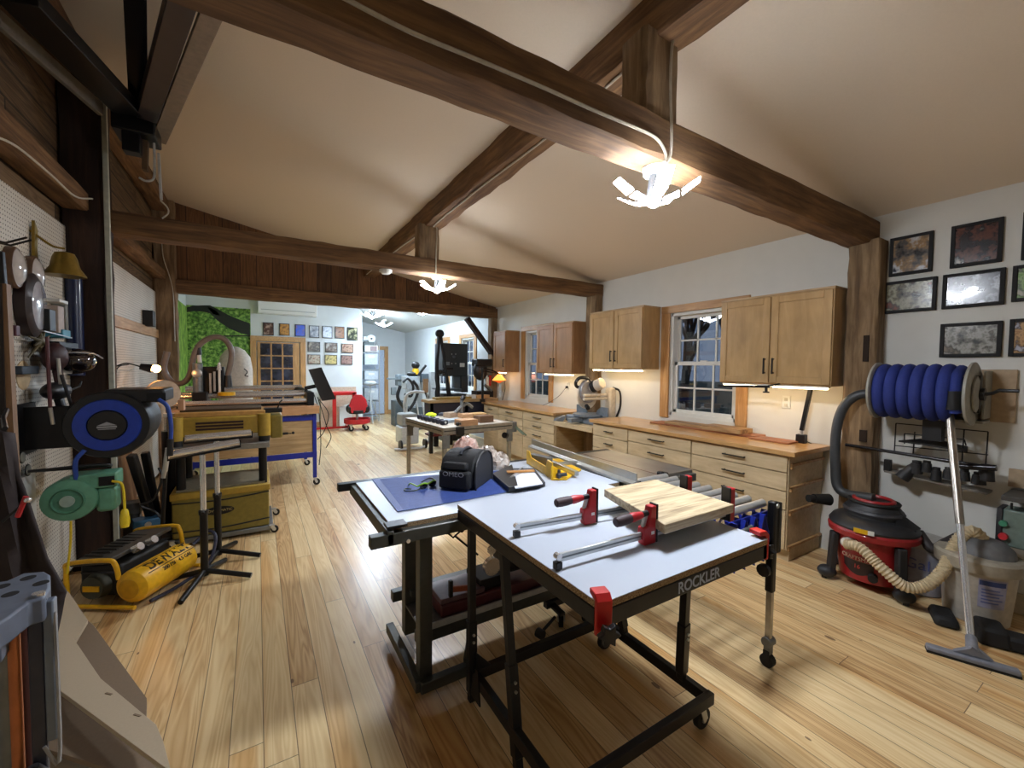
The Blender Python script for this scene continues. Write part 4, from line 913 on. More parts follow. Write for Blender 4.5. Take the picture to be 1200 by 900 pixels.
MB().box(cx1-.1,cx1-.02,5.92,6.4,1.03,1.2).tube([(cx1-.06,6.4,1.12),(cx1-.08,6.7,1.19),(cx1-.16,6.95,1.2),(cx1-.3,7.0,1.2)],.03,8,smooth=5).build('end_plate',black_metal,t,bevel=.008)
g=P(245,450,y=6.3)
MB().box(g.x-.14,g.x+.0,6.0,6.5,1.04,1.22).build('gantry_foot',black_metal,t,bevel=.01)
MB().box(g.x-.1,g.x+.16,6.2,6.4,1.2,1.52).build('gantry_tower',black_metal,t,bevel=.01)
sp=P(232,430,y=6.2)
MB().cyl((sp.x,6.16,1.18),(sp.x,6.16,1.56),.05,n=20).build('spindle_motor',grey_metal,t,bevel=.005)
MB().lathe([(.02,0),(.05,.005),(.05,.03),(.03,.035)],(sp.x,6.1,1.44),(0,-1,0),20).build('gauge_ring',steel,t)
for dx,z0,z1 in((.11,1.2,1.44),(.15,1.22,1.46),(.2,1.2,1.5)): MB().box(sp.x+dx,sp.x+dx+.022,6.15,6.19,z0,z1).build('guide_post',steel if dx<.2 else white_paint,t)
MB().cyl((sp.x+.21,6.15,1.48),(sp.x+.21,6.15,1.57),.03,.01,n=12).build('oil_cup',chrome,t)
MB().cyl((sp.x+.28,6.15,1.17),(sp.x+.28,6.15,1.21),.09,n=20).build('yellow_pad',cy,t)
q=[P(*p,y=6.25) for p in((196,412),(192,432),(201,447),(213,449),(222,440),(228,415),(236,402),(250,395),(262,397),(270,407),(271,420),(267,440))]
MB().tube(q,.032,12,smooth=6).build('dust_hose',mat('hose_taupe',(112,100,92),.4),t)
m=P(232,405,y=6.25);n_=P(234,425,y=6.25)
MB().cyl(m,m.lerp(n_,.55),.03).build('hose_clamp',black_plastic,t); MB().cyl(m.lerp(n_,.5),n_,.022).build('hose_neck',white_paint,t)
m=P(267,440,y=6.25);n_=P(267,454,y=6.25); MB().cyl(m,n_,.034,.05).build('hose_boot',black_plastic,t)
# monitor
q=[P(361,433,y=6.2),P(374,430.5,y=6.35),P(391,468,y=6.35),P(377,470,y=6.2)]
t=thing('monitor','black flat monitor tilted on an arm at the end of the router table','monitor',(.75,6.25,1.03))
MB().prism([q[0],q[1],q[2],q[3]],(.035,.02,0)).build('screen_housing',black_plastic,t,bevel=.006)
MB().beam(P(372,452,y=6.3),P(357,455,y=6.3),.04,.05).beam(P(357,455,y=6.3),V((.62,6.3,1.1)),.04,.04).build('support_arm',black_metal,t,bevel=.004)
for i,pts in enumerate((((372,465),(377,480),(383,500),(388,512),(382,525)),((374,468),(385,485),(380,505),(372,515)),((368,462),(374,484),(376,520),(374,545)))):
    tag(MB().tube([P(a,b,y=6.28) for a,b in pts],.006,6,smooth=5).build('cable',black_plastic),('thick black cable looping lowest below the tilted monitor','thin black cable curling back below the tilted monitor','long black cable dropping to the floor below the tilted monitor')[i],'cable')
# dust bag behind the router
c=P(276,440,y=7.9)
t=thing('dust_bag','off-white fabric dust collector bag standing behind the router','dust bag',(c.x,7.9,0))
MB().lathe([(.03,0),(.2,.02),(.23,.1),(.235,.75),(.20,.95),(.13,1.05),(.05,1.1),(.01,1.11)],(c.x,7.9,.72),(0,0,1),24).jitter(.006,3).build('fabric_bag',mat('bag_fabric',(206,198,186),.8,bump=.2),t)
MB().cyl((c.x,7.9,.62),(c.x,7.9,.74),.24,n=24).build('drum_ring',grey_metal,t)
for a in range(3): MB().cyl((c.x+.2*math.cos(a*2.1),7.9+.2*math.sin(a*2.1),.0),(c.x+.2*math.cos(a*2.1),7.9+.2*math.sin(a*2.1),.64),.015).build('leg',black_metal,t)
MB().tube([P(286,432,y=7.66),P(290,436,y=7.66),P(287,440,y=7.66),P(291,441,y=7.66)],.008,6,smooth=4).build('tie_strap',black_plastic,t)
# cream disc behind the reel, steel things
c=P(192,462,y=5.3)
tag(MB().cyl((c.x,5.3,c.z),(c.x-.02,5.34,c.z),.14,n=32).cyl((c.x-.02,5.3,0),(c.x-.02,5.3,c.z-.1),.03).build('round_disc',mat('cream_disc',(190,166,140),.6)),'cream coloured round disc on a post behind the blue hose reel','disc')
c=P(200,492,y=4.9)
t=thing('jar','clear jar with steel lid standing left of the planer on a stand','jar',(c.x,4.9,0))
MB().cyl((c.x,4.9,0),(c.x,4.9,c.z-.1),.07,n=20).build('stand_post',black_metal,t); MB().cyl((c.x,4.9,c.z-.1),(c.x,4.9,c.z+.03),.05,n=20).build('glass',glassmat('jar_glass',(200,200,190),.2),t); MB().cyl((c.x,4.9,c.z+.03),(c.x,4.9,c.z+.06),.054,n=20).build('lid',steel,t)
# work light with warm bulb
b=P(183,432,x=-.86)
t=thing('work_light','small clamp work light with glowing warm bulb on the second pegboard','light',(XP+.01,b.y,b.z))
MB().cyl(b+V((-.12,.0,.02)),b+V((-.03,0,.0)),.03,.045).build('shade',black_metal,t)
MB().ball(b,.036).build('bulb',mat('warm_bulb',(255,200,140),emit=70,ecol=(255,176,96)),t)
MB().tube([b+V((-.12,0,.02)),b+V((-.22,.0,.05)),(XP+.01,b.y,b.z+.02)],.007,6,smooth=4).build('arm',black_metal,t)
MB().tube([b+V((-.2,-.02,.04)),(XP+.04,b.y-.1,b.z),(XP+.03,b.y-.12,b.z-.2),(XP+.03,b.y-.1,b.z-.5)],.005,6,smooth=5).build('cord',black_plastic,t)
MB().tube([(XP+.01,b.y-.3,b.z-.0),(XP+.12,b.y-.15,b.z-.02),b+V((-.16,0,.0))],.004,6,smooth=4).build('wire_clip',steel,t)
# black small speaker on the wood rail of pegboard 2
c=P(176,374,x=XP+.06)
tag(MB().box(XP+.002,XP+.10,c.y-.08,c.y+.08,c.z-.09,c.z+.1).build('small_speaker',black_plastic,bevel=.006),'small black speaker box above the wooden rail on the second pegboard','speaker')
# thick black stand tubes + sheet goods beside the post
t=thing('folding_stand','pair of thick black folded stand legs leaning below the blue hose reel','stand',(-.72,4.6,0))
MB().beam(P(154,533,y=4.3),P(177,606,y=4.5),.055,.06).build('leg',black_metal,t,bevel=.01); MB().beam(P(170,530,y=4.5),P(186,612,y=4.6),.055,.06).build('leg',black_metal,t,bevel=.01)
t=thing('tripod_tube','black tube with chrome sleeve hanging beside the hose end','tube',(-.48,4.1,0))
MB().cyl(P(197,525,y=4.1),P(192,560,y=4.1),.018).build('sleeve',steel,t); MB().cyl(P(194,552,y=4.1),P(190,625,y=4.1),.014).build('tube',black_metal,t)
tag(MB().tube([P(186,548,y=4.2),P(190,560,y=4.2),P(180,585,y=4.2),P(165,592,y=4.2),P(182,600,y=4.2),P(193,612,y=4.2)],.009,6,smooth=6).build('black_cable',black_plastic),'black cable draped around the folded stand legs','cable')
bro=wood('brown_panel',[(96,68,42),(128,94,60),(148,112,76)],'Z',1,.6,.1,8)
tag(MB().obox((-1.07,5.0,.42),(.03,.9,.84),(0,-.06,0)).build('plywood_sheet',bro),'brown sheet of plywood leaning on the second pegboard','panel')
# clutter by the compressor
c=P(172,619,y=4.45)
t=thing('blue_toolbox','small blue metal tool case on the floor behind the compressor','case',(c.x,4.45,0),.3)
MB().box(-.09,.09,-.06,.06,.0,c.z+.02).build('stacked_body',black_plastic,t,world=False,bevel=.01); MB().box(-.09,.09,-.07,.06,c.z+.02,c.z+.09).build('case',mat('teal_blue',(60,110,150),.4,.3),t,world=False,bevel=.008); MB().cyl((0,-.075,c.z+.05),(0,-.07,c.z+.05),.022,n=12).build('dial',steel,t,world=False)
c=P(156,594,y=4.75)
tag(MB().box(c.x-.06,c.x+.05,4.7,4.8,0,c.z-.05).box(c.x-.07,c.x+.06,4.68,4.8,c.z-.05,c.z+.05).build('grey_box',mat('grey_plastic_box',(120,120,118),.5),bevel=.006),'grey plastic box standing against the plywood sheet','box')
c=P(195,640,z=0); 
tag(MB().obox((c.x,c.y,.05),(.22,.14,.1),(0,0,.3)).build('black_pedal',black_plastic,bevel=.02),'black foot block on the floor right of the compressor tank','block')
# ---------------------------------------------------------------- pegboard 1 tools
def hook(mb,p,L=.08): return mb.tube([(XP,p.y,p.z),(XP+L,p.y,p.z),(XP+L+.02,p.y,p.z+.03)],.004,6)
# bell
c=PW(76,308,.12)
t=thing('brass_bell','brass bell hanging from an ornate wall bracket on the pegboard','bell',(c.x,c.y,c.z-.08))
br=mat('aged_brass',(142,118,52),.4,.7)
MB().lathe([(.10,-.085),(.098,-.075),(.07,-.03),(.058,.03),(.045,.06),(.01,.07)],(c.x,c.y,c.z),(0,0,1),28).build('bell_body',br,t)
MB().tube([(XP,c.y-.1,c.z+.16),(XP+.03,c.y-.08,c.z+.13),(XP+.08,c.y-.04,c.z+.09),(c.x,c.y,c.z+.09)],.007,6,smooth=6).build('bracket_arm',br,t)
MB().prism([(XP+.01,c.y-.10,c.z+.22),(XP+.01,c.y-.06,c.z+.17),(XP+.01,c.y-.075,c.z+.05),(XP+.01,c.y-.06,c.z-.06),(XP+.01,c.y-.12,c.z-.02),(XP+.01,c.y-.11,c.z+.1)],(.014,0,0)).build('bracket_plate',br,t)
for i,(px,py,rr) in enumerate(((25,314,.075),(47,323,.075))):
    c=PW(px,py,.05); t=thing('dial_gauge',('round glass-faced dial, left of two near the bell','round glass-faced dial, right of two under the bell')[i],'dial',(c.x,c.y,c.z-rr))
    MB().lathe([(rr,0),(rr*1.03,.03),(rr*.95,.04)],(XP,c.y,c.z),(1,0,0),28,sy=1.5).build('rim',mat('dial_brown',(96,70,50),.4),t)
    MB().lathe([(rr*.9,.04),(rr*.6,.06),(rr*.1,.068)],(XP,c.y,c.z),(1,0,0),28,sy=1.5).build('glass_face',mat('dial_glass',(190,184,180),.1,coat=1),t)
c=PW(41,358,.05)
t=thing('oval_mirror','dark-rimmed oval shop mirror on the pegboard','mirror',(c.x,c.y,c.z-.17))
MB().lathe([(.12,0),(.125,.05),(.10,.07)],(XP,c.y,c.z),(1,0,0),32,sy=1.5).build('rim',mat('dark_rim',(34,18,18),.4),t)
MB().lathe([(.098,.068),(.09,.074),(.01,.078)],(XP,c.y,c.z),(1,0,0),32,sy=1.5).build('face',mat('mirror_face',(176,176,184),.08,coat=1),t)
def wallbox(px0,px1,py0,py1,off,m,name,lab,cat,d=.05):
    a=P(px0,py0,x=XP+off); b=P(px1,py1,x=XP+off)
    return tag(MB().box(XP-.001,XP+off,a.y,b.y,min(a.z,b.z),max(a.z,b.z)).build(name,m,bevel=.004),lab,cat)
wallbox(58,66,362,389,.10,black_plastic,'tool_case','narrow black tool case hanging right of the oval mirror','case')
wallbox(68,76,358,391,.08,mat('pale_pack',(176,160,150),.6),'blister_pack','pale blister pack with printed card right of the oval mirror','package')
wallbox(77,81,352,390,.07,mat('clear_pack',(130,130,124),.3),'blister_pack','thin grey pack between pale card and blue rolls','package')
wallbox(74,83,386,397,.09,mat('teal_pack',(70,140,160),.5),'blister_pack','small teal pack under the pale blister card','package')
wallbox(70,80,350,357,.09,white_paint,'blister_pack','small white box on the wire shelf above the blister packs','package')
wallbox(11,16,381,395,.03,black_plastic,'small_magnet','small black rectangular holder left of the brass figure','holder')
wallbox(19,24,381,394,.03,mat('maroon_holder',(90,50,60),.5),'small_magnet','small maroon rectangular holder left of the brass figure','holder')
wallbox(26,46,429,438,.06,mat('navy_bar',(30,40,52),.5),'magnetic_bar','dark blue bar tool holder at left on the pegboard','holder')
wallbox(70,92,400,409,.12,black_plastic,'black_shelf','small black shelf tray under the blue rolls','shelf')
# wire shelf
a=P(52,388,x=XP+.09);b=P(84,396,x=XP+.09)
tag(MB().beam(a,b,.004,.006).beam((XP,a.y,a.z),(XP,b.y,b.z),.004,.006).beam((XP,a.y,a.z),a,.004,.004).beam((XP,b.y,b.z),b,.004,.004).build('wire_shelf',steel),'thin wire shelf under the oval mirror and packs','shelf')
# blue rolls
for i,(x0_,x1_) in enumerate(((82,90),(90,98))):
    a=P((x0_+x1_)/2,318,x=XP+.045); b=P((x0_+x1_)/2+5,455 if i else 440,x=XP+.045)
    tag(MB().cyl((a.x,a.y,a.z),(a.x,a.y,b.z),.045,n=20).cyl((a.x,a.y,a.z),(a.x,a.y,a.z+.02),.02).build('blue_tube',mat('navy_glossy',(18,30,66),.35,coat=.2)),('tall glossy blue tube hanging beside the bell, left of two','tall glossy blue tube hanging beside the dark post, right of two')[i],'tube')
# black hooks top left
for i,(x_,y_) in enumerate(((3,281),(9,284))):
    c=PW(x_,y_,.04); mb=MB(); mb.tube([(XP,c.y-.12,c.z-.02),(XP+.06,c.y-.03,c.z-.02),(XP+.12,c.y+.02,c.z+.03)],.006,6); tag(mb.build('peg_hook',black_metal),('black pegboard hook at the left picture edge, upper','black pegboard hook at the left picture edge, lower')[i],'hook')
c=PW(3,340,.03)
tag(MB().beam((c.x,c.y,c.z+.20),(c.x,c.y+.02,c.z-.05),.02,.03).tube([(c.x,c.y+.02,c.z-.05),(c.x,c.y+.05,c.z-.08),(c.x,c.y+.03,c.z-.12)],.01,6).build('wrench',black_metal,bevel=.003),'dark wrench hanging at the left picture edge of the pegboard','wrench')
# brass figure
c=PW(48,400,.05)
t=thing('brass_figure','spiky dull brass wall ornament below the oval mirror','ornament',(c.x,c.y,c.z-.05))
mb=MB().ball(c,(.02,.045,.035),12,8)
for dy,dz in((-.20,-.10),(-.18,.02),(-.05,.09),(.04,.10),(-.03,-.12),(.05,-.08),(.1,.04),(-.12,-.03)): mb.cyl(c,c+V((.01,dy,dz)),.014,.004,8)
mb.build('spikes',mat('dull_brass',(96,86,60),.5,.5),t)
# face shield, tool clusters
c=PW(86,423,.14)
t=thing('face_shield','dark glossy face shield hung on the pegboard beside the post','helmet',(c.x,c.y,c.z-.1))
MB().ball(c,(.11,.12,.085),20,12).build('shell',mat('dark_gloss',(24,14,16),.12,coat=1),t); MB().tube([c+V((-.1,-.1,.02)),c+V((0,-.13,.05)),c+V((.1,-.05,.05)),c+V((.12,.08,.02))],.006,6,smooth=5).build('band',chrome,t)
for i,(x_,y_,w_,h_,m_,lab,nm) in enumerate(((64,418,.05,.16,mat('dark_maroon',(54,28,32),.5),'dark maroon cordless tool hanging left of the face shield','cordless_tool'),(66,458,.09,.10,black_plastic,'black angle tool hanging above the black wall plate','angle_tool'))):
    c=PW(x_,y_,.10); t=thing(nm,lab,'tool',(c.x,c.y,c.z-h_))
    MB().ball(c,(.06,w_*1.6,h_*.55),16,10).build('body',m_,t); MB().beam(c+V((0,.02,-h_*.3)),c+V((.02,.03,-h_*1.5)),.04,.05).build('grip',m_,t,bevel=.01); MB().tube([c+V((.04,.1,.0)),c+V((.06,.17,.02)),c+V((.06,.2,.05))],.006,6).build('trigger_hook',m_,t)
for i,(x0_,y0_,x1_,y1_,m_,lab) in enumerate(((55,395,59,482,mat('dark_red_stick',(84,38,40),.5),'long dark red stick hanging down the pegboard'),(59,478,62,497,steel,'short bright steel tip below the red stick'),(68,420,71,450,steel,'short bright steel rod right of the red stick'),(72,440,86,482,dark_grey,'dark slanted handle above the black wall plate'))):
    a=P(x0_,y0_,x=XP+.13+.02*i);b=P(x1_,y1_,x=XP+.13+.02*i); tag(MB().cyl(a,b,.009,n=8).build('hanging_rod',m_),lab,'rod')
c=PW(33,450,.02)
tag(MB().lathe([(.085,0),(.085,.004)],(XP,c.y,c.z+.05),(1,0,0),24).build('sanding_disc',mat('tan_disc',(196,170,130),.5)),'tan round sanding disc hanging on the pegboard','disc')
c=PW(27,545,.02)
t=thing('eyeglasses','two-lens dark framed glasses hanging low on the pegboard','glasses',(XP+.02,P(28,545,x=XP+.02).y,P(28,560,x=XP+.02).z))
for y_ in(536,551):
    q=P(25+(y_-536)*.45,y_,x=XP+.02); MB().lathe([(.034,0),(.036,.003),(.034,.006)],(XP+.02,q.y,q.z),(1,0,0),20).build('lens_rim' if 1 else '',black_metal,t); MB().lathe([(.029,.006),(.029,.008)],(XP+.02,q.y,q.z),(1,0,0),20).build('lens',mat('lens_pale',(176,178,170),.1,coat=1),t)
# ---------------------------------------------------------------- near left: board, coat, clamp rack, sheet stack
db=mat('dark_cabinet_side',(30,20,16),.6)
a=P(-30,330,y=2.0); b=P(17,560,y=2.0)
t=thing('tool_cabinet_door','open dark cabinet door with raw wood edge at the left picture edge','door',(a.x+.1,2.0,0))
MB().hexa([(a.x-.02,1.98,0),(b.x-.015,1.98,0),(b.x-.015,2.0,0),(a.x-.02,2.0,0),(a.x-.02,1.98,1.8),(P(6,350,y=2.0).x,1.98,1.8),(P(6,350,y=2.0).x,2.0,1.8),(a.x-.02,2.0,1.8)]).build('door_panel',db,t)
q0=P(7,350,y=2.0);q1=P(22,600,y=2.0)
MB().beam((q0.x,2.0,1.8),(q1.x-.0,2.0,.5),.014,.03,up=(0,1,0)).build('edge_strip',wood('raw_edge',[(110,80,52),(140,106,72)],'Z',1,.6,.1,8),t)
coat=mat('charcoal_cloth',(52,44,44),.9,bump=.4,scale=14,var=.25)
pts=[(-40,500),(0,497),(18,512),(22,545),(30,575),(38,600),(46,635),(58,660),(78,694),(66,742),(40,760),(-40,770)]
d0=1.72
t=thing('work_apron','charcoal cloth work apron hanging at the left picture edge, small red clip on it','apron',(P(0,600,y=d0).x,d0,P(0,760,y=d0).z))
mb=MB(); cols=9; rows=[]
L=[(-40,497),(-40,560),(-40,620),(-40,680),(-40,740),(-40,775)]
Rr=[(16,508),(24,560),(40,610),(55,655),(78,694),(66,745)]
for i in range(len(L)*4-3):
    k=i/4; j=int(k); f=k-j; j2=min(j+1,len(L)-1)
    l=(L[j][0]*(1-f)+L[j2][0]*f,L[j][1]*(1-f)+L[j2][1]*f); r_=(Rr[j][0]*(1-f)+Rr[j2][0]*f,Rr[j][1]*(1-f)+Rr[j2][1]*f)
    row=[]
    for c_ in range(cols+1):
        g=c_/cols; p=P(l[0]*(1-g)+r_[0]*g,l[1]*(1-g)+r_[1]*g,y=d0+.018*math.sin(g*14+i*.25)+.012*math.sin(i*.9+g*3)); row.append(mb.bm.verts.new(p))
    rows.append(row)
for r0,r1 in zip(rows[:-1],rows[1:]):
    for k in range(cols): mb.bm.faces.new([r0[k],r0[k+1],r1[k+1],r1[k]])
mb.build('cloth',coat,t,solid=.008)
q_=P(6,502,y=d0)
MB().tube([q_,P(4,490,y=1.85),P(8,480,y=1.98)],.006,6).build('hanging_loop',black_plastic,t)
a=P(2,612,y=d0-.03);b=P(28,590,y=d0-.03)
MB().beam(a,b,.004,.006).build('strap',black_plastic,t)
c=P(31,590,y=d0-.035)
MB().tube([c+V((0,0,.02)),c+V((-.01,0,-.01)),c+V((-.018,0,-.035))],.006,8,smooth=3).build('red_clip',red_plastic,t); MB().ball(c+V((.004,-.004,.01)),.008).build('clip_ring',chrome,t)
# clamp rack
ry=1.12
rk=mat('rack_blue_grey',(98,106,122),.5); zk=P(30,690,y=ry).z
t=thing('clamp_rack','blue-grey moulded clamp rack with round holes at the lower left corner','rack',(-.42,ry,0))
ol=[(-60,700),(-20,684),(8,680),(28,671),(52,669),(59,673),(59,688),(52,700),(34,705),(12,722),(-20,742),(-60,750)]
top=[P(a,b,z=zk) for a,b in ol]
MB().prism([p-V((0,0,.045)) for p in top],(0,0,.045)).build('top_plate',rk,t,bevel=.004)
hm=mat('hole_black',(14,12,14),.9)
for a,b in((33,677),(48,683),(12,696),(2,687),(-20,705)):
    c=P(a,b,z=zk+.0006); MB().cyl(c-V((0,0,.002)),c,.011,n=18).build('hole',hm,t)
ol2=[(-60,712),(-20,712),(5,708),(13,710),(13,728),(0,745),(-60,750)]
top=[P(a,b,z=zk-.045) for a,b in ol2]
MB().prism([p-V((0,0,.05)) for p in top],(0,0,.05)).build('lower_lobe',rk,t,bevel=.004)
for a,b in((30,700),(-10,720)):
    c=P(a,b,z=zk-.04); MB().cyl((c.x,c.y,.02),c,.012).build('post',dark_grey,t)
MB().box(-.62,-.30,ry-.12,ry+.12,0,.03).build('foot_plate',dark_grey,t,bevel=.004)
def stick(px0,py0,px1,py1,r,m,nm,lab,y=ry):
    a=P(px0,py0,y=y); return tag(MB().cyl((a.x,a.y,a.z),(a.x+.0,a.y,.031),r,n=14).build(nm,m),lab,'clamp')
stick(14,727,14,900,.0095,mat('copper_tube',(190,116,70),.35,.4),'pipe_bar','coppery orange pipe standing in the clamp rack',ry-.03)
stick(27,728,27,900,.015,mat('brown_bar',(84,50,42),.6),'wooden_bar','thick reddish brown bar standing in the clamp rack',ry-.0)
stick(2,745,2,900,.012,grey_metal,'grey_bar','grey steel bar standing at the far left of the clamp rack',ry-.03)
a=P(50,705,y=ry-.03);b=P(54,897,y=ry-.03)
t=thing('bar_clamp','dark steel bar clamp hung on the right side of the clamp rack','clamp',(a.x,ry-.03,b.z))
MB().box(a.x-.018,a.x+.002,ry-.04,ry-.03,b.z-.5,a.z).build('bar',mat('bar_steel',(70,72,84),.4,.5),t,bevel=.002)
MB().box(a.x+.003,a.x+.018,ry-.045,ry-.025,a.z-.26,a.z+.005).build('second_bar',mat('bar_bluegrey',(120,130,144),.4,.4),t,bevel=.003)
MB().lathe([(.006,0),(.010,.008),(.008,.018),(.009,.024)],(a.x+.0,ry-.045,a.z-.0),(0,0,1),14).build('head',chrome,t)
MB().lathe([(.008,0),(.02,.02),(.03,.06),(.032,.12),(.02,.18)],(b.x-.01,ry-.05,b.z+.02),(0,0,-1),16).build('handle',dark_grey,t)
MB().tube([(a.x+.018,ry-.04,a.z-.02),(a.x+.022,ry-.05,a.z-.15),(a.x+.02,ry-.05,a.z-.3),(b.x+.005,ry-.05,b.z+.05)],.003,6,smooth=4).build('cord',mat('pale_cord',(160,160,160),.5),t)
# stack of mdf sheets
def sheet(pts,z,th,m,lab,nm='mdf_sheet'):
    return tag(MB().prism([P(a,b,z=z)-V((0,0,th)) for a,b in pts],(0,0,th)).build(nm,m,bevel=.001),lab,'board')
md1=mat('mdf_pale',(176,160,136),.8,var=.03,scale=160); md2=mat('mdf_dark',(124,106,86),.8,var=.05,scale=100)
sheet([(30,690),(80,693),(103,727),(88,752),(110,800),(40,800)],.31,.016,md1,'pale board under the charcoal apron, back piece of the stack')
sheet([(86,750),(103,727),(110,733),(172,818),(171,846),(150,848),(110,800)],.25,.03,md2,'brown hardboard offcut sticking out to the right of the stack')
sheet([(40,738),(86,748),(118,795),(183,849),(191,868),(201,905),(62,803),(30,790)],.36,.018,md1,'large pale board with two small notches, topmost of the low stack')
sheet([(40,800),(64,808),(205,912),(205,925),(30,870)],.28,.016,md2,'second board down in the low stack')
sheet([(40,822),(64,826),(190,925),(30,900)],.23,.03,md1,'pale third board down in the low stack')
sheet([(40,850),(80,868),(150,925),(30,920)],.16,.02,md1,'lowest pale board in the stack at the bottom left corner')
for a,b in((124,812),(157,837)):
    c=P(a,b,z=.361); 
    tag(MB().beam(c,c+V((.02,-.02,0)),.006,.002).build('notch_mark',md2),'small dark notch in the top board, '+('left' if a<140 else 'right')+' one','notch')
c1=P(110,850,z=.1)
t=thing('offcut_crate','low wooden crate carrying the stack of boards','crate',(c1.x,c1.y,0))
MB().box(c1.x-.4,c1.x-.05,c1.y-.35,c1.y+.1,0,.135).build('crate_box',md2,t)
# ---------------------------------------------------------------- black overhead steel at top left
z=3.3
t=thing('overhead_hoist_frame','black steel V-shaped overhead frame at the top left corner','frame',(-.72,4.0,3.2))
nd=P(163,146,z=z)
def ob(a,b,w,h,m,nm,up=(0,0,1)): return MB().beam(a,b,w,h,up).build(nm,m,t,bevel=.004)
ob(P(18,-8,z=z),P(150,128,z=z),.17,.08,black_metal,'left_arm')
ob(P(-4,20,z=z-.0),P(118,128,z=z),.03,.09,mat('pale_edge',(104,96,84),.6),'left_edge_strip')
ob(P(215,-10,z=z),P(172,135,z=z),.11,.08,mat('dark_purple_steel',(42,36,40),.45),'right_arm')
ob(P(258,-8,z=z+.0),P(186,165,z=z),.09,.03,mat('grey_brown_board',(128,112,96),.7),'right_board')
a=P(159,150,y=nd.y)
MB().beam(nd,P(158,-10,z=3.62),.10,.07).build('drop_post',mat('shiny_black',(16,16,20),.2,.3),t,bevel=.003)
MB().box(nd.x-.13,nd.x+.11,nd.y-.13,nd.y+.12,z-.11,z+.08).build('node_plate',black_metal,t,bevel=.01)
MB().box(nd.x-.08,nd.x+.02,nd.y-.10,nd.y-.0,z-.24,z-.08).build('lower_socket',black_metal,t,bevel=.006)
q=[P(180,150,y=nd.y),P(181,190,y=nd.y),P(180,209,y=nd.y),P(171,212,y=nd.y),P(163,208,y=nd.y)]
MB().tube(q,.008,8,smooth=5).build('white_hook',mat('hook_white',(180,180,178),.3),t)
a=P(186,180,y=nd.y);b=P(189,234,y=nd.y); MB().beam(a,b,.014,.03,up=(0,1,0)).build('white_strap',mat('hook_white',(180,180,178),.3),t)
MB().beam(P(171,165,y=nd.y),P(170,200,y=nd.y),.03,.05,up=(0,1,0)).build('brown_hanger',mat('brown_hanger',(84,64,44),.7),t)
# cables
wc=mat('cable_white',(190,184,168),.5)
def cable(pts,lab,r=.006,m=wc): return tag(MB().tube([p if isinstance(p,V) else P(*p[:2],**p[2]) for p in pts],r,6,smooth=5).build('cable',m),lab,'cable')
X=dict(x=-1.02)
cable([(-10,158,X),(20,172,X),(60,205,X),(88,230,X),(108,233,X)],'white cable running along the left wall girt')
yb=7.36
cable([(189,272,dict(y=yb)),(191,300,dict(y=yb)),(198,322,dict(y=yb)),(203,345,dict(y=yb)),(205,400,dict(y=yb))],'white cable running down the partition post')
cable([(188,235,dict(y=4.34)),(196,243,dict(y=4.34)),(197,250,dict(y=4.34)),(190,256,dict(y=4.34))],'short white cable curl above the second tie beam')
# ================================================================ MIDDLE: aluminium bench and machines beyond
t=thing('assembly_table','aluminium extrusion workbench with slotted edges in the middle of the room','table',(2.06,4.63,0),.08)
al2=mat('table_aluminium',(168,164,154),.4,.7)
a,b=.42,.49; h=.90
MB().box(-a,a,-b,b,h-.02,h).build('table_top',mat('table_grey_top',(176,168,156),.5),t,world=False)
for x0,x1,y0,y1 in((-a-.03,a+.03,-b-.03,-b),(-a-.03,a+.03,b,b+.03),(-a-.03,-a,-b,b),(a,a+.03,-b,b)):
    e=MB().box(x0,x1,y0,y1,h-.075,h+.004).build('edge_profile',al2,t,world=False,bevel=.003)
    if y1-y0<.1: MB().box(x0+.01,x1-.01,y0-.001,y1+.001,h-.04,h-.028).build('slot',mat('slot_shadow',(60,60,56),.5),e,world=False)
    else: MB().box(x0-.001,x1+.001,y0+.01,y1-.01,h-.04,h-.028).build('slot',mat('slot_shadow',(60,60,56),.5),e,world=False)
for x in(-a,a):
    for y in(-b,b):
        l=MB().box(x-.02,x+.02,y-.02,y+.02,0,h-.07).build('leg',al2,t,world=False,bevel=.003)
        MB().box(x-.035 if x<0 else x-.05,x+.05 if x<0 else x+.035,y-.026,y-.018,h-.22,h-.08).build('corner_plate',mat('bracket_grey',(120,122,120),.5,.4),l,world=False,bevel=.003)
for x in(-a,a): MB().box(x-.012,x+.012,-b,b,.10,.125).build('stretcher',mat('stretcher_brown',(110,92,72),.5),t,world=False)
MB().box(-a,a,b-.012,b+.012,.10,.125).build('stretcher',al2,t,world=False)
R=Matrix.Rotation(.08,4,'Z'); R.translation=V((2.06,4.63,0))
def T(x,y,z=0): return R@V((x,y,z))
hb=h+.005
labs=['nearest the front corner','second from the front corner','third from the front corner','fourth from the front corner','fifth from the front corner','sixth, toward the back','farthest back in the row']
for i in range(7):
    p=T(-.33,-.30+i*.105); t=thing('spring_clamp','black spring clamp on aluminium table, '+labs[i],'clamp',(p.x,p.y,hb),.3)
    MB().box(-.045,.045,-.022,.022,0,.05).build('body',mat('navy_black',(28,28,44),.5),t,world=False,bevel=.01); MB().cyl((0,-.022,.025),(0,-.03,.025),.012,n=10).build('dot',white_paint,t,world=False)
def block(px,py,w,d,hh,m,lab,rz=.1,nm='wood_block'):
    p=P(px,py,z=hb); return tag(MB().obox((p.x,p.y+d/2,hb+hh/2),(w,d,hh),(0,0,rz)).build(nm,m,bevel=.002),lab,'block')
lb=wood('light_block',[(170,128,92),(196,156,118)],'X',2,.5,.05,6); db_=wood('dark_block',[(92,66,48),(126,94,70)],'X',2,.5,.05,6)
block(550,499,.21,.16,.065,lb,'pale wood block lying nearest the front edge of the aluminium table')
block(570,495,.19,.15,.075,db_,'dark brown wood block right of the pale block')
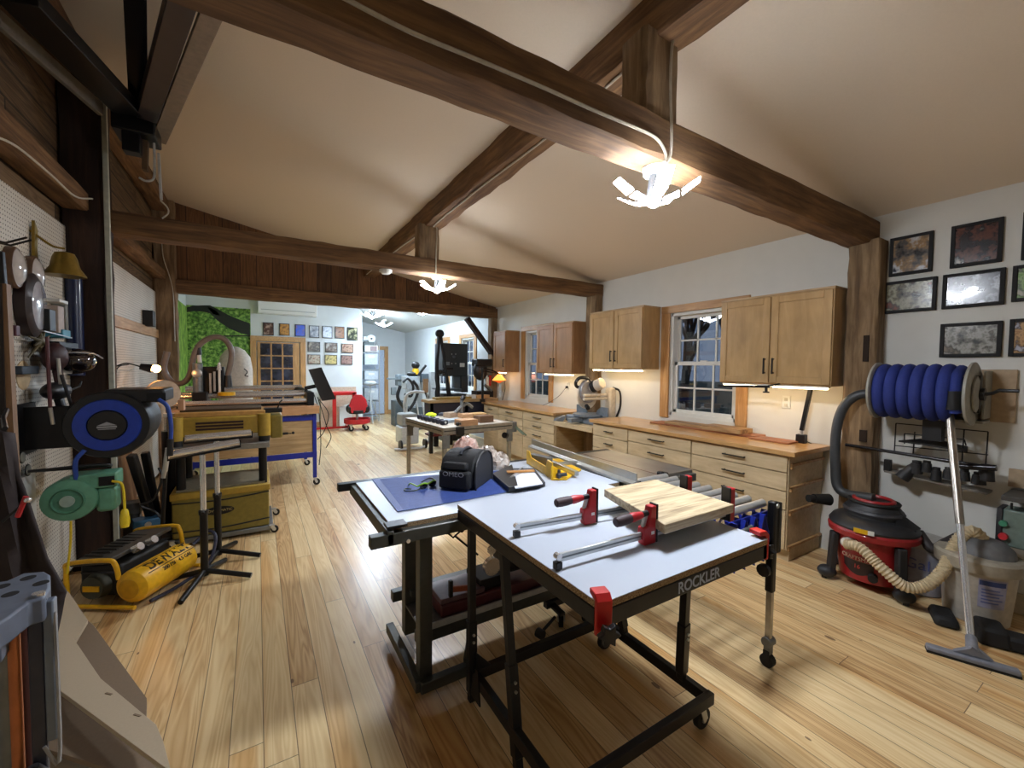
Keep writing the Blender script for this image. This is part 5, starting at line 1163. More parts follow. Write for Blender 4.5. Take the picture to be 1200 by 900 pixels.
block(548,490,.14,.14,.05,lb,'rounded pinkish wood piece behind the pale block')
block(562,489,.2,.14,.05,wood('tan_block',[(190,150,96),(206,170,120)],'X',2,.5,.05,6),'tan wood block far right on the aluminium table')
block(532,489,.2,.12,.06,mat('brown_paper',(160,138,118),.7),'crumpled brown parcel behind the black clamp heads',.4,'parcel')
block(531,495,.22,.12,.03,mat('pale_blue_bag',(150,164,178),.4),'pale blue plastic bag in the middle of the aluminium table',.2,'plastic_bag')
block(522,487,.16,.07,.035,mat('slate',(66,70,84),.5),'flat slate grey tool between clamp heads and blue bag',.5,'tool')
p=P(505,489,z=hb)
tag(MB().ball((p.x,p.y,hb+.03),(.075,.06,.03),12,8).jitter(.006,5).build('lime_cloth',mat('lime_cloth',(196,224,40),.8)),'bright lime yellow crumpled cloth on the aluminium table','cloth')
p=P(541,488,z=hb)
t=thing('holdfast_clamp','grey cast table clamp standing behind the wood blocks','clamp',(p.x,p.y,hb),.1)
MB().cyl((0,0,0),(0,0,.22),.022,n=14).build('post',grey_metal,t,world=False); MB().tube([(-.12,0,.03),(-.02,0,.12),(.08,0,.16),(.16,0,.11)],.022,8,smooth=4).build('arm',grey_metal,t,world=False); MB().cyl((-.01,-.02,.22),(.02,-.02,.26),.03).build('knob',black_plastic,t,world=False)
p=T(-.25,-b-.03)
t=thing('edge_clamp','black clamp gripping the front edge of the aluminium table','clamp',(p.x,p.y,h-.08),.1)
MB().box(-.05,.04,-.03,.01,-.01,.085).build('body',black_plastic,t,world=False,bevel=.008); MB().ball((-.03,0,.115),.022).ball((.03,.02,.11),.022).build('knob',black_plastic,t,world=False)
p=T(a+.03,-b+.02)
t=thing('table_vise','grey clamp with black knob and levers on the right end of the aluminium table','vise',(p.x,p.y,h-.2),.1)
MB().box(0,.08,-.03,.04,.08,.2).build('body',grey_metal,t,world=False,bevel=.006)
MB().beam((.04,0,.17),(.2,-.06,.03),.015,.02).beam((.03,0,.17),(.13,-.1,.05),.015,.02).build('lever',mat('grey_green_lever',(120,140,124),.4,.3),t,world=False)
MB().cyl((-.08,-.03,.05),(-.12,-.05,.06),.035,n=12).cyl((-.08,-.03,.05),(.0,0,.08),.012).build('knob',black_plastic,t,world=False)
# white extractor behind
e0=P(484,526,z=0)
t=thing('mobile_extractor','white mobile dust extractor with curved white tube frame behind the aluminium table','extractor',(e0.x,e0.y,0))
x,y=e0.x,e0.y; wt=mat('extractor_white',(206,208,206),.4)
MB().box(x-.22,x+.12,y,y+.4,.09,.42).build('body',wt,t,bevel=.03); MB().box(x-.2,x+.1,y+.02,y+.38,.43,.66).build('upper_body',mat('extractor_grey',(160,162,160),.4),t,bevel=.03)
MB().tube([(x-.36,y-.05,.03),(x-.1,y-.1,.03),(x+.2,y-.08,.04),(x+.32,y,.2),(x+.34,y+.05,.5)],.022,10,smooth=5).build('base_tube',wt,t)
MB().tube([(x-.06,y+.3,.4),(x-.07,y+.3,.85),(x-.02,y+.3,1.0),(x+.12,y+.3,1.05),(x+.32,y+.3,1.04)],.028,10,smooth=5).build('push_handle',wt,t)
MB().cyl((x-.26,y-.02,.09),(x-.22,y-.02,.09),.09,n=20).build('wheel',black_plastic,t); MB().cyl((x+.2,y-.04,.09),(x+.24,y-.04,.09),.09,n=20).build('wheel',black_plastic,t)
MB().tube([(x-.1,y-.01,.5),(x+.0,y-.02,.42),(x+.12,y-.01,.55)],.012,6,smooth=4).build('cable',black_plastic,t)
# machinery cluster: drill press, hoses, cabinets
g1=mat('machine_grey',(126,136,140),.45,.2); g2=mat('machine_blue_grey',(96,108,116),.45,.2); g3=mat('machine_pale',(176,182,184),.45)
def pbox(mb,x0,x1,y0,y1,yy,d):
    a=P(x0,y1,y=yy);b=P(x1,y0,y=yy); return mb.box(a.x,b.x,yy,yy+d,a.z,b.z)
Yd=10.6
a=P(470,497,z=0)
t=thing('grinder_pedestal','grey pedestal tool with flat top arm at the left of the machine cluster','machine',(P(468,480,y=Yd).x,Yd,0))
q=P(468,497,y=Yd); mb=MB(); a=P(463,470,y=Yd);b=P(474,470,y=Yd); mb.box(a.x,b.x,Yd,Yd+.4,0,a.z); mb.build('pedestal',g2,t,bevel=.01)
pbox(MB(),457,478,443,445,Yd,.3).build('top_arm',g1,t); pbox(MB(),466,475,439,452,Yd+.05,.25).build('head',g1,t,bevel=.01); pbox(MB(),459,465,454,463,Yd+.1,.1).build('chute',g1,t,bevel=.01)
t=thing('drill_press','grey floor machine with hanging black hoses in the far room','machine',(P(485,480,y=9.8).x,9.8,0))
Yd=9.8; a=P(483,470,y=Yd); b=P(497,470,y=Yd)
MB().box(a.x,b.x,Yd,Yd+.4,0,.55).build('base',g2,t,bevel=.01); pbox(MB(),489,495,441,480,Yd+.1,.12).build('column',g3,t); pbox(MB(),476,492,441,456,Yd,.4).build('white_hood',g3,t,bevel=.01); pbox(MB(),494,503,438,448,Yd,.3).build('motor_head',g2,t,bevel=.01)
for i,(pp,r) in enumerate(((((469,452),(466,465),(472,476),(479,482)),.04),(((472,448),(478,444),(484,452),(482,464),(474,462)),.03),(((484,446),(490,456),(486,470),(480,480)),.035),(((497,455),(502,470),(499,484)),.035))):
    MB().tube([P(a_,b_,y=9.7) for a_,b_ in pp],r,8,smooth=5).build('hose',black_plastic,t)
for p0,p1 in(((478,455),(476,492)),((488,470),(492,498)),((500,452),(503,494)),((494,468),(498,490))): MB().cyl(P(*p0,y=9.6),P(*p1,y=9.6),.018,n=8).build('pipe',steel,t)
pbox(MB(),505,512,436,470,9.5,.15).build('tool_column',g3,t); pbox(MB(),497,502,444,460,9.5,.1).build('brown_panel',mat('rust_panel',(130,96,64),.6),t)
c=P(487,428,y=9.9)
t=thing('hand_tool','black and yellow power tool standing on the white machine hood','power tool',(c.x,9.9,P(487,441,y=9.9).z))
MB().ball(c,(.10,.1,.09),14,9).build('black_top',black_plastic,t); MB().cyl(c-V((0,0,.08)),c-V((0,0,.22)),.07,.10,n=14).build('yellow_collar',yellow_plastic,t)
q=P(487,440,y=9.9); MB().ball(q+V((-.06,0,.03)),(.16,.1,.07),14,9).build('black_base',black_plastic,t); MB().cyl(P(490,440,y=9.8),P(499,428,y=9.8),.03,n=10).build('nozzle',black_plastic,t)
# slanted black tall arms
Yd=7.6
t=thing('black_boom','tall black articulated boom with two slanting padded arms in front of the grey bandsaw','boom',(P(515,470,y=Yd).x,Yd,0))
a=P(511,480,y=Yd);b=P(514.5,391,y=Yd);c=P(516,391,y=Yd);d=P(529,482,y=Yd)
MB().tube([a,a.lerp(b,.3)+V((.02,0,0)),a.lerp(b,.55)-V((.02,0,0)),b],[.05,.045,.035,.035],8,smooth=4).jitter(.008,1).build('left_arm',mat('pad_black',(20,22,24),.7),t)
MB().tube([c,c.lerp(d,.4)+V((.0,0,.03)),c.lerp(d,.7),d],[.035,.03,.04,.04],8,smooth=4).jitter(.008,2).build('right_arm',mat('pad_black',(20,22,24),.7),t)
MB().ball((b+c)/2,(.09,.07,.08)).build('top_joint',black_plastic,t); m=c.lerp(d,.5); MB().ball(m+V((-.12,0,.02)),.05).cyl(m,m+V((-.12,0,.02)),.015).build('side_knob',black_plastic,t)
MB().cyl((a.x,Yd,0),(a.x,Yd,a.z+.05),.05).build('post',black_metal,t); MB().cyl((d.x,Yd,0),(d.x,Yd,d.z+.05),.03).build('post',black_metal,t)
# bandsaw
Yd=8.0; bs=mat('bandsaw_charcoal',(58,62,64),.45,.2)
t=thing('bandsaw','large charcoal bandsaw with upper wheel housing in the far room','bandsaw',(P(535,450,y=Yd).x,Yd,0))
pbox(MB(),518.5,548.5,403,441,Yd,.45).build('upper_housing',bs,t,bevel=.015); pbox(MB(),541,548.5,440,460,Yd+.02,.4).build('column',bs,t)
a=P(520,470,y=Yd);b=P(548,470,y=Yd); MB().box(a.x,b.x,Yd,Yd+.45,0,P(530,462,y=Yd).z).build('lower_housing',bs,t,bevel=.015)
pbox(MB(),519,541,455.5,458,Yd-.25,.6).build('saw_table',mat('machine_table',(90,104,114),.35,.5),t,bevel=.004); pbox(MB(),532,541,441,455,Yd+.1,.12).build('blade_guard',g2,t)
pbox(MB(),539,544.5,425.5,430,Yd-.006,.006).build('white_label',white_paint,t); pbox(MB(),523,527,424,428,Yd-.006,.006).build('grey_label',g1,t)
MB().cyl(P(532,418,y=Yd-.001),P(532,418,y=Yd-.03),.04,n=6).build('door_latch',black_plastic,t)
for p_ in((529.5,415),(534,415),(529.5,426),(534,426)): MB().cyl(P(*p_,y=Yd),P(*p_,y=Yd-.01),.01,n=8).build('bolt',g3,t)
pbox(MB(),520,531,431,433,Yd-.1,.1).build('guide_bar',black_metal,t)
# far workbench in front of bandsaw
Yd=6.95
t=thing('far_workbench','long workbench with pale wood top and dark drawers behind the aluminium table','workbench',(3.0,7.3,0))
a=P(512,465,y=7.6); a=V((2.55,7.2,.93))
MB().box(2.55,3.95,6.95,7.35,.90,.95).build('bench_top',ply_x,t,bevel=.004); MB().box(2.6,3.9,7.0,7.33,.45,.895).build('dark_drawers',mat('navy_black',(28,28,44),.5),t,bevel=.004)
for x in(2.62,3.3,3.85): MB().box(x-.03,x+.03,7.0,7.06,0,.9).build('leg',white_paint if x>3.2 else black_metal,t)
MB().box(2.6,3.9,7.0,7.3,.30,.33).build('lower_shelf',mat('dark_red_shelf',(90,26,22),.5),t); MB().box(2.75,3.1,7.02,7.28,.33,.44).build('red_case',red_metal,t,bevel=.01)
def onb(px,py,w,d,hh,m,lab,nm,rz=0,yy=7.12):
    p=P(px,py,y=yy); return tag(MB().obox((p.x,yy,.9505+hh/2),(w,d,hh),(0,0,rz)).build(nm,m,bevel=.003),lab,nm.replace('_',' '))
onb(530,458,.7,.2,.04,wood('yellow_board',[(140,112,50),(170,140,70)],'X',2,.5,.05,6),'long yellowish board lying on the far workbench','wood_board')
onb(552,456,.16,.12,.07,white_paint,'white tub on the far workbench right of the bandsaw','tub')
onb(564,455,.3,.14,.06,wood('tan_block',[(190,150,96),(206,170,120)],'X',2,.5,.05,6),'tan offcuts on the far workbench near the lamp','offcuts',.2)
p=P(543,470,y=6.9)
# black-grey machine at right of bandsaw and amber lamp
Yd=7.25
t=thing('drum_sander','black and grey hooded machine between bandsaw and wall cabinets','machine',(P(568,440,y=Yd).x,Yd+.0,.95))
pbox(MB(),559,577.5,421,429,Yd,.25).build('black_cover',black_plastic,t,bevel=.02); MB().ball(P(563,434,y=Yd+.1),(.16,.1,.2)).build('black_wheel_cover',black_plastic,t); pbox(MB(),563,577,429,440,Yd+.05,.15).build('grey_body',mat('olive_grey',(96,98,90),.5),t,bevel=.02)
pbox(MB(),570,573,442,463,Yd+.05,.08).build('white_column',white_paint,t); pbox(MB(),574,575.5,440,452,Yd+.03,.04).build('red_lever',red_metal,t); pbox(MB(),559,578,458,466,Yd,.25).build('base',black_metal,t)
MB().cyl(P(568,451,y=Yd+.02),P(576,458,y=Yd+.02),.03).build('handle',grey_metal,t)
Yd=6.75
t=thing('amber_lamp','desk lamp with glowing amber shade and black post at the far worktop','lamp',(P(565.5,464,y=Yd).x,Yd,.911))
q0=P(565.5,466,y=Yd); q0.z=.912; q1=P(565.5,432,y=Yd); e=P(580,437,x=3.75); 
MB().cyl(q0,q1,.022).cyl(q0,q0+V((0,0,.05)),.05).build('post',black_metal,t)
lp=P(585,443,y=Yd)
MB().tube([q1,q1.lerp(lp,.5)+V((0,0,.06)),lp+V((0,0,.08))],.014,6,smooth=4).tube([q1-V((0,0,.04)),q1.lerp(lp,.5)+V((0,0,.02)),lp+V((.12,0,.06))],.012,6,smooth=4).build('arm',black_metal,t)
MB().lathe([(.03,.07),(.06,.05),(.15,-.04)],lp,(0,0,1),4).build('shade',mat('amber_shade',(230,140,60),.4,emit=1.6,ecol=(255,150,64)),t)
MB().lathe([(.15,-.045),(.08,-.06),(.03,-.09)],lp,(0,0,1),4).build('lower_shade',mat('amber_dark',(190,90,36),.4,emit=.7,ecol=(220,90,30)),t)
tag(MB().tube([lp+V((.1,.0,.0)),lp+V((.14,.02,-.2)),lp+V((.1,.05,-.42))],.006,6,smooth=4).build('power_cord',black_plastic),'dark cord hanging from the amber lamp head','cord')
# miter saw -----------------------------------------------------------------------
sz=.801; c=P(692,492,z=sz)
x,y=3.86,4.28
t=thing('miter_saw','white and grey sliding miter saw with black handle in the lowered bay','miter saw',(x,y,sz),-PI/2); t.scale=(1.15,1.15,1.2)
# local frame: +x runs toward far end (-Y rotated), front faces the room
lw=mat('saw_cream',(206,196,180),.4); lg=mat('saw_grey',(130,140,152),.4,.4)
MB().box(-.28,.28,-.13,.13,.0,.075).build('base',lg,t,world=False,bevel=.01)
MB().lathe([(.17,0),(.18,.01),(.18,.03),(.0,.031)],(0,-.02,.075),(0,0,1),28).build('turntable',lg,t,world=False)
MB().prism([(-.30,-.20,0),(-.36,-.26,.0),(-.33,-.26,.03),(-.27,-.18,.07)],(.06,0,0)).beam((.0,-.1,.05),(.0,-.30,.04),.07,.04).build('mitre_arm',lg,t,world=False)
MB().prism([(-.27,.03,.09),(-.07,.03,.09),(-.10,.03,.15),(-.20,.03,.19),(-.27,.03,.19)],(0,.02,0)).build('fence_half',lg,t,world=False,bevel=.003)
MB().prism([(.27,.03,.09),(.07,.03,.09),(.10,.03,.15),(.16,.03,.19),(.27,.03,.19)],(0,.02,0)).build('fence_half',lg,t,world=False,bevel=.003)
MB().cyl((-.012,-.04,.31),(.012,-.04,.31),.15,n=32).build('blade_guard',lw,t,world=False)
MB().cyl((-.02,-.04,.36),(.045,-.04,.36),.13,n=32).build('upper_guard',mat('saw_silver',(166,164,168),.35,.5),t,world=False,bevel=.01)
MB().cyl((.03,.0,.40),(.19,.02,.46),.062,n=20).build('motor',lw,t,world=False,bevel=.01)
MB().cyl((.05,.0,.41),(.1,.01,.43),.066,n=20).build('motor_band',black_plastic,t,world=False)
MB().tube([(-.02,-.08,.40),(-.04,-.16,.41),(-.03,-.19,.46),(-.0,-.16,.51),(.02,-.08,.51),(.03,-.03,.47)],.02,10,smooth=5).build('handle',black_plastic,t,world=False)
for z_ in(.28,.32): MB().cyl((.1,-.18,z_),(.1,.26,z_),.017,n=12).build('slide_rail',lw,t,world=False)
MB().box(.06,.16,.18,.28,.05,.4).build('rear_column',lw,t,world=False,bevel=.02)
MB().tube([(.12,.26,.4),(.22,.27,.36),(.24,.26,.2),(.18,.26,.06)],.012,8,smooth=5).build('cable',black_plastic,t,world=False)
MB().cyl((.06,-.1,.2),(.11,-.12,.18),.025).build('knob',black_plastic,t,world=False)
# ================================================================ PICTURE WALL and far room
Yw=11.39
fol=blotch('mural_foliage',[(30,48,16),(62,96,34),(96,140,54),(140,176,84),(180,204,120)],14.,.6,10.)
a=P(218,358,y=Yw); b=P(293.3,361.5,y=Yw)
t=thing('forest_mural','bright green foliage mural with a dark branch on the far left wall','mural',((-1.3+b.x)/2,Yw,.9))
MB().box(-1.298,b.x,Yw-.006,Yw+.008,.2,(a.z+b.z)/2).build('printed_sheet',fol,t)
br_=mat('branch_print',(34,38,30),.7)
pts=[(217,363.5),(226,361.5),(238,361.5),(246,362.5),(255,369),(268,377),(280,382),(293,386)]; w_=[.05,.06,.07,.09,.13,.15,.15,.14]
mb=MB()
for i in range(len(pts)-1):
    p=P(*pts[i],y=Yw-.008);q=P(*pts[i+1],y=Yw-.008); h0=w_[i];h1=w_[i+1]
    mb.quad(p-V((0,0,h0)),q-V((0,0,h1)),q+V((0,0,h1)),p+V((0,0,h0)))
p=P(243,360.5,y=Yw-.008);q=P(252,361,y=Yw-.008);r_=P(258,370,y=Yw-.008); mb.quad(p,q,r_,P(250,368,y=Yw-.008))
mb.build('printed_branch',br_,t)
MB().beam(P(245,394,y=Yw-.008),P(293,393.5,y=Yw-.008),.002,.03).build('printed_twig',br_,t)
fol2=blotch('mural_side',[(70,110,36),(120,160,60),(170,200,100)],5.,.6,6.)
tag(MB().box(-1.299,-1.29,7.6,11.38,.2,2.78).build('side_mural',fol2),'yellow-green foliage mural continuing on the left side wall','mural')
# mini split
a=P(302,353,y=11.15);b=P(372,368,y=11.15)
t=thing('air_conditioner','white wall air conditioner unit high on the far wall','air conditioner',((a.x+b.x)/2,11.25,b.z-.08))
z1=P(340,353,y=11.15).z; z0=P(340,369,y=11.15).z
MB().prism([(a.x,11.16,z0+.05),(a.x,11.2,z0),(a.x,11.39,z0),(a.x,11.39,z1+.05),(a.x,11.2,z1+.05),(a.x,11.15,z1)],(b.x-a.x,0,0)).build('casing',mat('aircon_white',(236,238,238),.35,var=.01),t,bevel=.012)
MB().box(a.x+.06,b.x-.06,11.148,11.16,z0+.085,z0+.095).build('panel_seam',mat('seam_grey',(150,156,160),.5),t); MB().box(a.x+.1,b.x-.1,11.175,11.2,z0-.005,z0+.012).build('air_flap',white_paint,t)
cols=[[(200,170,150),(90,60,50),(50,40,40)],[(60,40,30),(200,140,60),(30,26,24)],[(40,80,190),(50,90,210),(120,90,70)],[(60,66,80),(140,150,165),(210,214,220)],[(96,110,130),(190,200,214),(120,130,150)],[(40,30,26),(150,104,70),(90,60,40)],[(20,24,22),(60,66,50),(200,196,150)],
 [(120,110,100),(60,56,52),(180,170,150)],[(40,34,34),(120,104,90),(190,190,180)],[(40,26,26),(180,150,130),(90,50,46)],[(120,40,36),(190,180,160),(80,50,40)],[(90,100,70),(214,196,130),(60,60,44)],[(60,50,50),(160,130,120),(110,90,84)]]
desc=['pinkish print of a bench scene','print with an orange shape','print with a bright blue shirt','grey print with white glare','pale bluish print','dark print with brown wood tones','black bordered print beside the wall edge','beige and grey print','dark print with a pale oval','dark print with light hands','print with a red strip at the bottom','print with cream squares','brownish cluttered print']
rects=[(137,230,62,170),(280,370,72,172),(418,508,80,180),(543,630,90,192),(657,745,95,195),(770,852,98,198),(878,967,105,215),(530,638,232,315),(683,790,240,320),(827,930,248,325),(530,640,342,425),(680,787,345,428),(822,923,348,428)]
for i,(x0,x1,y0,y1) in enumerate(rects):
    a=P(290+x0/7.5,370+y1/7.5,y=Yw);b=P(290+x1/7.5,370+y0/7.5,y=Yw)
    row='top row' if i<7 else ('middle row' if i<10 else 'bottom row')
    n=i if i<7 else (i-7 if i<10 else i-10); o=['first','second','third','fourth','fifth','sixth','seventh'][n]
    t=thing('wall_photo','wall '+desc[i]+', '+o+' in '+row,'picture',((a.x+b.x)/2,Yw,a.z))
    MB().box(a.x,b.x,Yw-.012,Yw+.01,a.z,b.z).build('backing',frame_m,t); MB().box(a.x+.015,b.x-.015,Yw-.015,Yw-.012,a.z+.015,b.z-.015).build('photo',blotch('wall_print_%d'%i,cols[i],7.+i*.3,.25,2.),t)
# boards + red cart + stool
pinkb=mat('pinkish_board',(206,178,156),.7)
a=P(377,470,y=11.1);b=P(419,470,y=11.1)
tag(MB().box(a.x,b.x,11.28,11.36,0,1.0).build('mdf_board',pinkb),'pale pinkish panels leaning under the far wall photos','panel')
a=P(400,480,y=11.2);
tag(MB().prism([(a.x-.05,11.16,0),(a.x+.25,11.16,0),(a.x+.25,11.2,.6),(a.x-.05,11.2,.5)],(0,.03,0)).build('white_board',white_paint),'slanting white board leaning in front of the pinkish panels','panel')
Yd=10.7
t=thing('panel_cart','red metal panel cart with top tray against the far wall','cart',(P(392,503,y=Yd).x,Yd,0))
pbox(MB(),390,394,460,502,Yd,.05).build('upright',red_metal,t); pbox(MB(),389,418,459,463.5,Yd-.1,.35).build('top_tray',red_metal,t,bevel=.01); pbox(MB(),413,416,460,468,Yd-.1,.05).build('tray_leg',red_metal,t)
z=.06; a=P(370,503,y=Yd);b=P(410,503,y=Yd); MB().box(a.x,b.x,Yd-.02,Yd+.04,.03,.08).build('base_bar',red_metal,t); MB().box(b.x-.06,b.x,Yd-.3,Yd+.3,.03,.08).build('base_cross',red_metal,t); 
pbox(MB(),396,403,505.5,506.5,Yd,.02) if 0 else None
Yd=10.3; c=P(420,480,y=Yd)
t=thing('mechanic_stool','red and black shop stool with round red tray base on casters','stool',(c.x,Yd,0))
zt_=P(420,485,y=Yd).z
pts=[P(a_,b_,y=Yd) for a_,b_ in((412,484.5),(409,476),(412,468),(417,462.5),(424,462.5),(429,468),(431,476),(427,484.5))]
MB().prism(pts,(0,.06,0)).build('backrest',red_plastic,t,bevel=.01)
MB().ball(P(409,479,y=Yd+.05),(.07,.06,.10)).build('side_bolster',black_plastic,t); MB().ball(P(430,479,y=Yd+.05),(.07,.06,.10)).build('side_bolster',black_plastic,t)
MB().cyl((c.x,Yd+.15,.2),(c.x,Yd+.15,zt_+.06),.03).build('gas_post',steel,t); MB().cyl((c.x,Yd+.15,zt_),(c.x,Yd+.15,zt_+.08),.19,n=24).build('seat',black_plastic,t,bevel=.01)
MB().lathe([(.26,0),(.30,.02),(.30,.12),(.28,.12),(.27,.04),(.01,.04)],(c.x,Yd+.15,.16),(0,0,1),28).build('tray_base',red_plastic,t)
for k in range(4): caster(t,c.x+.24*math.cos(k*1.57+.7),Yd+.15+.24*math.sin(k*1.57+.7),.16,.06)
# wire shelving with bins
Yd=12.0
t=thing('wire_shelving','chrome wire shelving unit with grey bins beside the far doorway','shelving',(P(435,498,y=Yd).x,Yd,0))
a=P(424,498,y=Yd).x; b=P(444.5,498,y=Yd).x
zt_=P(444,402,y=Yd).z
for x_ in(a,b):
    for y_ in(Yd,Yd+.45): MB().cyl((x_,y_,0),(x_,y_,zt_),.013,n=8).build('post',steel,t)
zs=[P(435,k,y=Yd).z for k in(413,433,450,470,488)]
for z_ in zs: MB().box(a,b,Yd,Yd+.45,z_-.02,z_).build('shelf',mat('wire_grey',(150,156,160),.4,.5),t)
binm=mat('bin_grey',(176,184,190),.5)
for i,(y0,y1,lab) in enumerate(((414.5,427.5,'grey storage bin with white label, upper shelf of the wire unit'),(434.5,445,'grey storage bin with white label, second shelf of the wire unit'),(455,469,'grey storage bin low on the wire unit'))):
    p=P(427.5,y1,y=Yd+.02);q=P(443,y0,y=Yd+.02); k=thing('storage_bin',lab,'bin',((p.x+q.x)/2,Yd+.2,p.z))
    MB().box(p.x,q.x,Yd+.02,Yd+.4,p.z,q.z).build('bin',binm,k,bevel=.01); MB().box((p.x+q.x)/2-.08,(p.x+q.x)/2+.08,Yd+.012,Yd+.02,q.z-.12,q.z-.06).build('label_card',white_paint,k)
p=P(428,412,y=Yd);q=P(443,405,y=Yd); k=thing('photo_box','white box with picture on top of the wire unit','box',((p.x+q.x)/2,Yd+.2,p.z)); MB().box(p.x,q.x,Yd+.02,Yd+.3,p.z,q.z).build('box',white_paint,k); MB().box(p.x+.14,q.x-.03,Yd+.012,Yd+.02,p.z+.02,q.z-.02).build('printed_picture',mat('brown_print',(130,110,110),.5),k)
c=P(435,397,y=Yd+.1)
k=thing('desk_fan','small white fan on top of the wire shelving','fan',(c.x,Yd+.1,zt_-.3)); MB().cyl(c+V((0,-.03,0)),c+V((0,.05,0)),.11,n=24).build('fan_cage',mat('fan_white',(200,206,204),.4),k); MB().cyl(c+V((0,-.04,0)),c+V((0,-.03,0)),.03).build('hub',black_plastic,k); MB().box(c.x-.22,c.x-.06,Yd+.05,Yd+.2,c.z-.05,c.z+.05).build('side_unit',binm,k); MB().box(c.x-.2,c.x+.08,Yd+.05,Yd+.2,zs[0]+.001,c.z-.09).build('base',mat('dark_green_grey',(70,80,80),.5),k)
c=P(434,449,y=11.7)
t=thing('shop_light_tripod','white tripod with round work light in front of the wire shelving','light',(c.x,11.7,0)); MB().ball(c,(.17,.12,.08)).build('lamp_head',g3,t); MB().cyl((c.x,11.7,.3),(c.x,11.7,c.z),.02).build('pole',g3,t)
for k in range(3): MB().cyl((c.x,11.7,.75),(c.x+.3*math.cos(k*2.1+.5),11.7+.3*math.sin(k*2.1+.5),.0),.012,n=6).build('leg',g3,t)
# smoke detector and ceiling cables
c=P(452,322,y=4.47)
t=thing('smoke_detector','round white smoke detector under the second tie beam','smoke detector',(c.x,4.47,2.52)); MB().cyl((c.x,4.47,2.558),(c.x,4.47,2.535),.065,n=24).build('base',white_paint,t); MB().cyl((c.x,4.47,2.535),(c.x,4.47,2.515),.055,.04,n=24).build('cover',white_paint,t)
cc=mat('conduit_paint',(176,166,146),.5)
y1=1.308
cable([(400,-4,dict(y=y1)),(480,37,dict(y=y1)),(560,70,dict(y=y1)),(640,104,dict(y=y1)),(700,131,dict(y=y1)),(755,154,dict(y=y1)),(772,165,dict(y=y1)),(780,180,dict(y=y1)),(779,190,dict(y=y1))],'pale surface cable along the face of the nearest tie beam',.007,cc)
cable([(797,30,dict(y=1.325)),(789,45,dict(y=1.325)),(786,80,dict(y=1.325)),(786,120,dict(y=1.325)),(787,150,dict(y=y1)),(786,180,dict(y=y1)),(780,191,dict(y=y1))],'pale surface cable down the nearest king post',.007,cc)
cable([V((1.60,1.34,3.06)),V((1.64,2.2,3.058)),V((1.62,3.2,3.056)),V((1.63,4.25,3.055)),P(512,268,y=4.39),P(511,300,y=4.375),P(511,330,y=4.375)],'pale cable along the purlin and down the second king post',.007,cc)
cable([V((1.60,4.6,3.055)),V((1.57,5.4,3.06)),V((1.56,6.3,3.06)),V((1.56,7.2,3.06))],'pale cable along the purlin beyond the second king post',.007,cc)
# ================================================================ RIGHT: shop vacuum corner
def text_cyl(txt,c,r,ang,z,size,m,nm,parent,depth=.0012,tilt=0):
    """lettering wrapped on an upright cylinder (local coordinates of parent)"""
    mb=MB().text(txt,(0,0,0),(1,0,0),(0,0,1),size,depth)
    bmesh.ops.subdivide_edges(mb.bm,edges=[e for e in mb.bm.edges if e.calc_length()>size*.25],cuts=2)
    for v in mb.bm.verts:
        a=ang+v.co.x/r; rr=r-v.co.y+.002; zz=z+v.co.z
        v.co=V((c[0]+rr*math.sin(a),c[1]-rr*math.cos(a),zz))
    return mb.build(nm,m,parent,world=False)
vx,vy=3.80,1.17
vr=mat('vac_red',(150,28,32),.4,coat=.2); vb=mat('vac_black',(34,34,36),.5)
t=thing('shop_vacuum','red and black wet-dry shop vacuum with maker lettering beside the cabinets','vacuum',(vx,vy,0),math.radians(-72))
k=.93
MB().lathe([(.17*k,.05),(.195*k,.06),(.225*k,.34),(.235*k,.37)],(0,0,0),(0,0,1),40,sx=1,sy=1).build('tub',vr,t,world=False)
MB().lathe([(.235*k,.37),(.275*k,.375),(.28*k,.41),(.27*k,.425)],(0,0,0),(0,0,1),40).build('tub_rim',vr,t,world=False)
MB().lathe([(.27*k,.425),(.275*k,.44),(.25*k,.475),(.19*k,.495),(.17*k,.50)],(0,0,0),(0,0,1),40).build('lid',vb,t,world=False)
mt=MB().lathe([(.18*k,.495),(.175*k,.55),(.14*k,.60),(.12*k,.615),(.11*k,.605)],(0,0.02,0),(0,0,1),32).build('motor_housing',vb,t,world=False)
MB().lathe([(.185*k,.52),(.19*k,.535),(.18*k,.55)],(0,.02,0),(0,0,1),32).build('cord_wrap_band',dark_grey,t,world=False)
MB().tube([(.12*math.cos(a)*k,.02+.12*math.sin(a)*k,.612) for a in [2*PI*i/20 for i in range(20)]],.013,8,closed=True).build('red_top_handle',vr,t,world=False)
MB().tube([(.15*math.cos(a)*k,.02+.15*math.sin(a)*k,.60) for a in [2*PI*i/20 for i in range(20)]],.012,8,closed=True).build('coiled_cord',rubber,t,world=False)
MB().prism([(.10,-.16,.47),(.22,-.10,.46),(.25,.0,.46),(.18,.05,.50),(.14,-.04,.56)],(0,0,.012)).build('latch_fin',vb,t,world=False,bevel=.006)
for a in(-64,38,140,222):
    a=math.radians(a-90); d=V((math.cos(a),math.sin(a),0)); 
    f=MB().beam(d*.235+V((0,0,.36)),d*.25+V((0,0,.06)),.06,.045,up=d).build('caster_column',vb,t,world=False,bevel=.01)
    MB().ball(d*.275+V((0,0,.055)),(.06,.055,.045)).build('caster_hood',vb,f,world=False); MB().cyl(d*.29+V((-.015,0,.03)),d*.29+V((.015,0,.03)),.03).build('wheel',rubber,f,world=False)
MB().cyl((0.01,-.19,.12),(.01,-.225,.115),.028,n=16).build('drain_plug',rubber,t,world=False)
MB().cyl((-.11,-.18,.335),(-.14,-.235,.335),.032,n=20).ball((-.14,-.235,.335),.034).build('inlet_port',mat('port_clear',(196,190,176),.3),t,world=False)
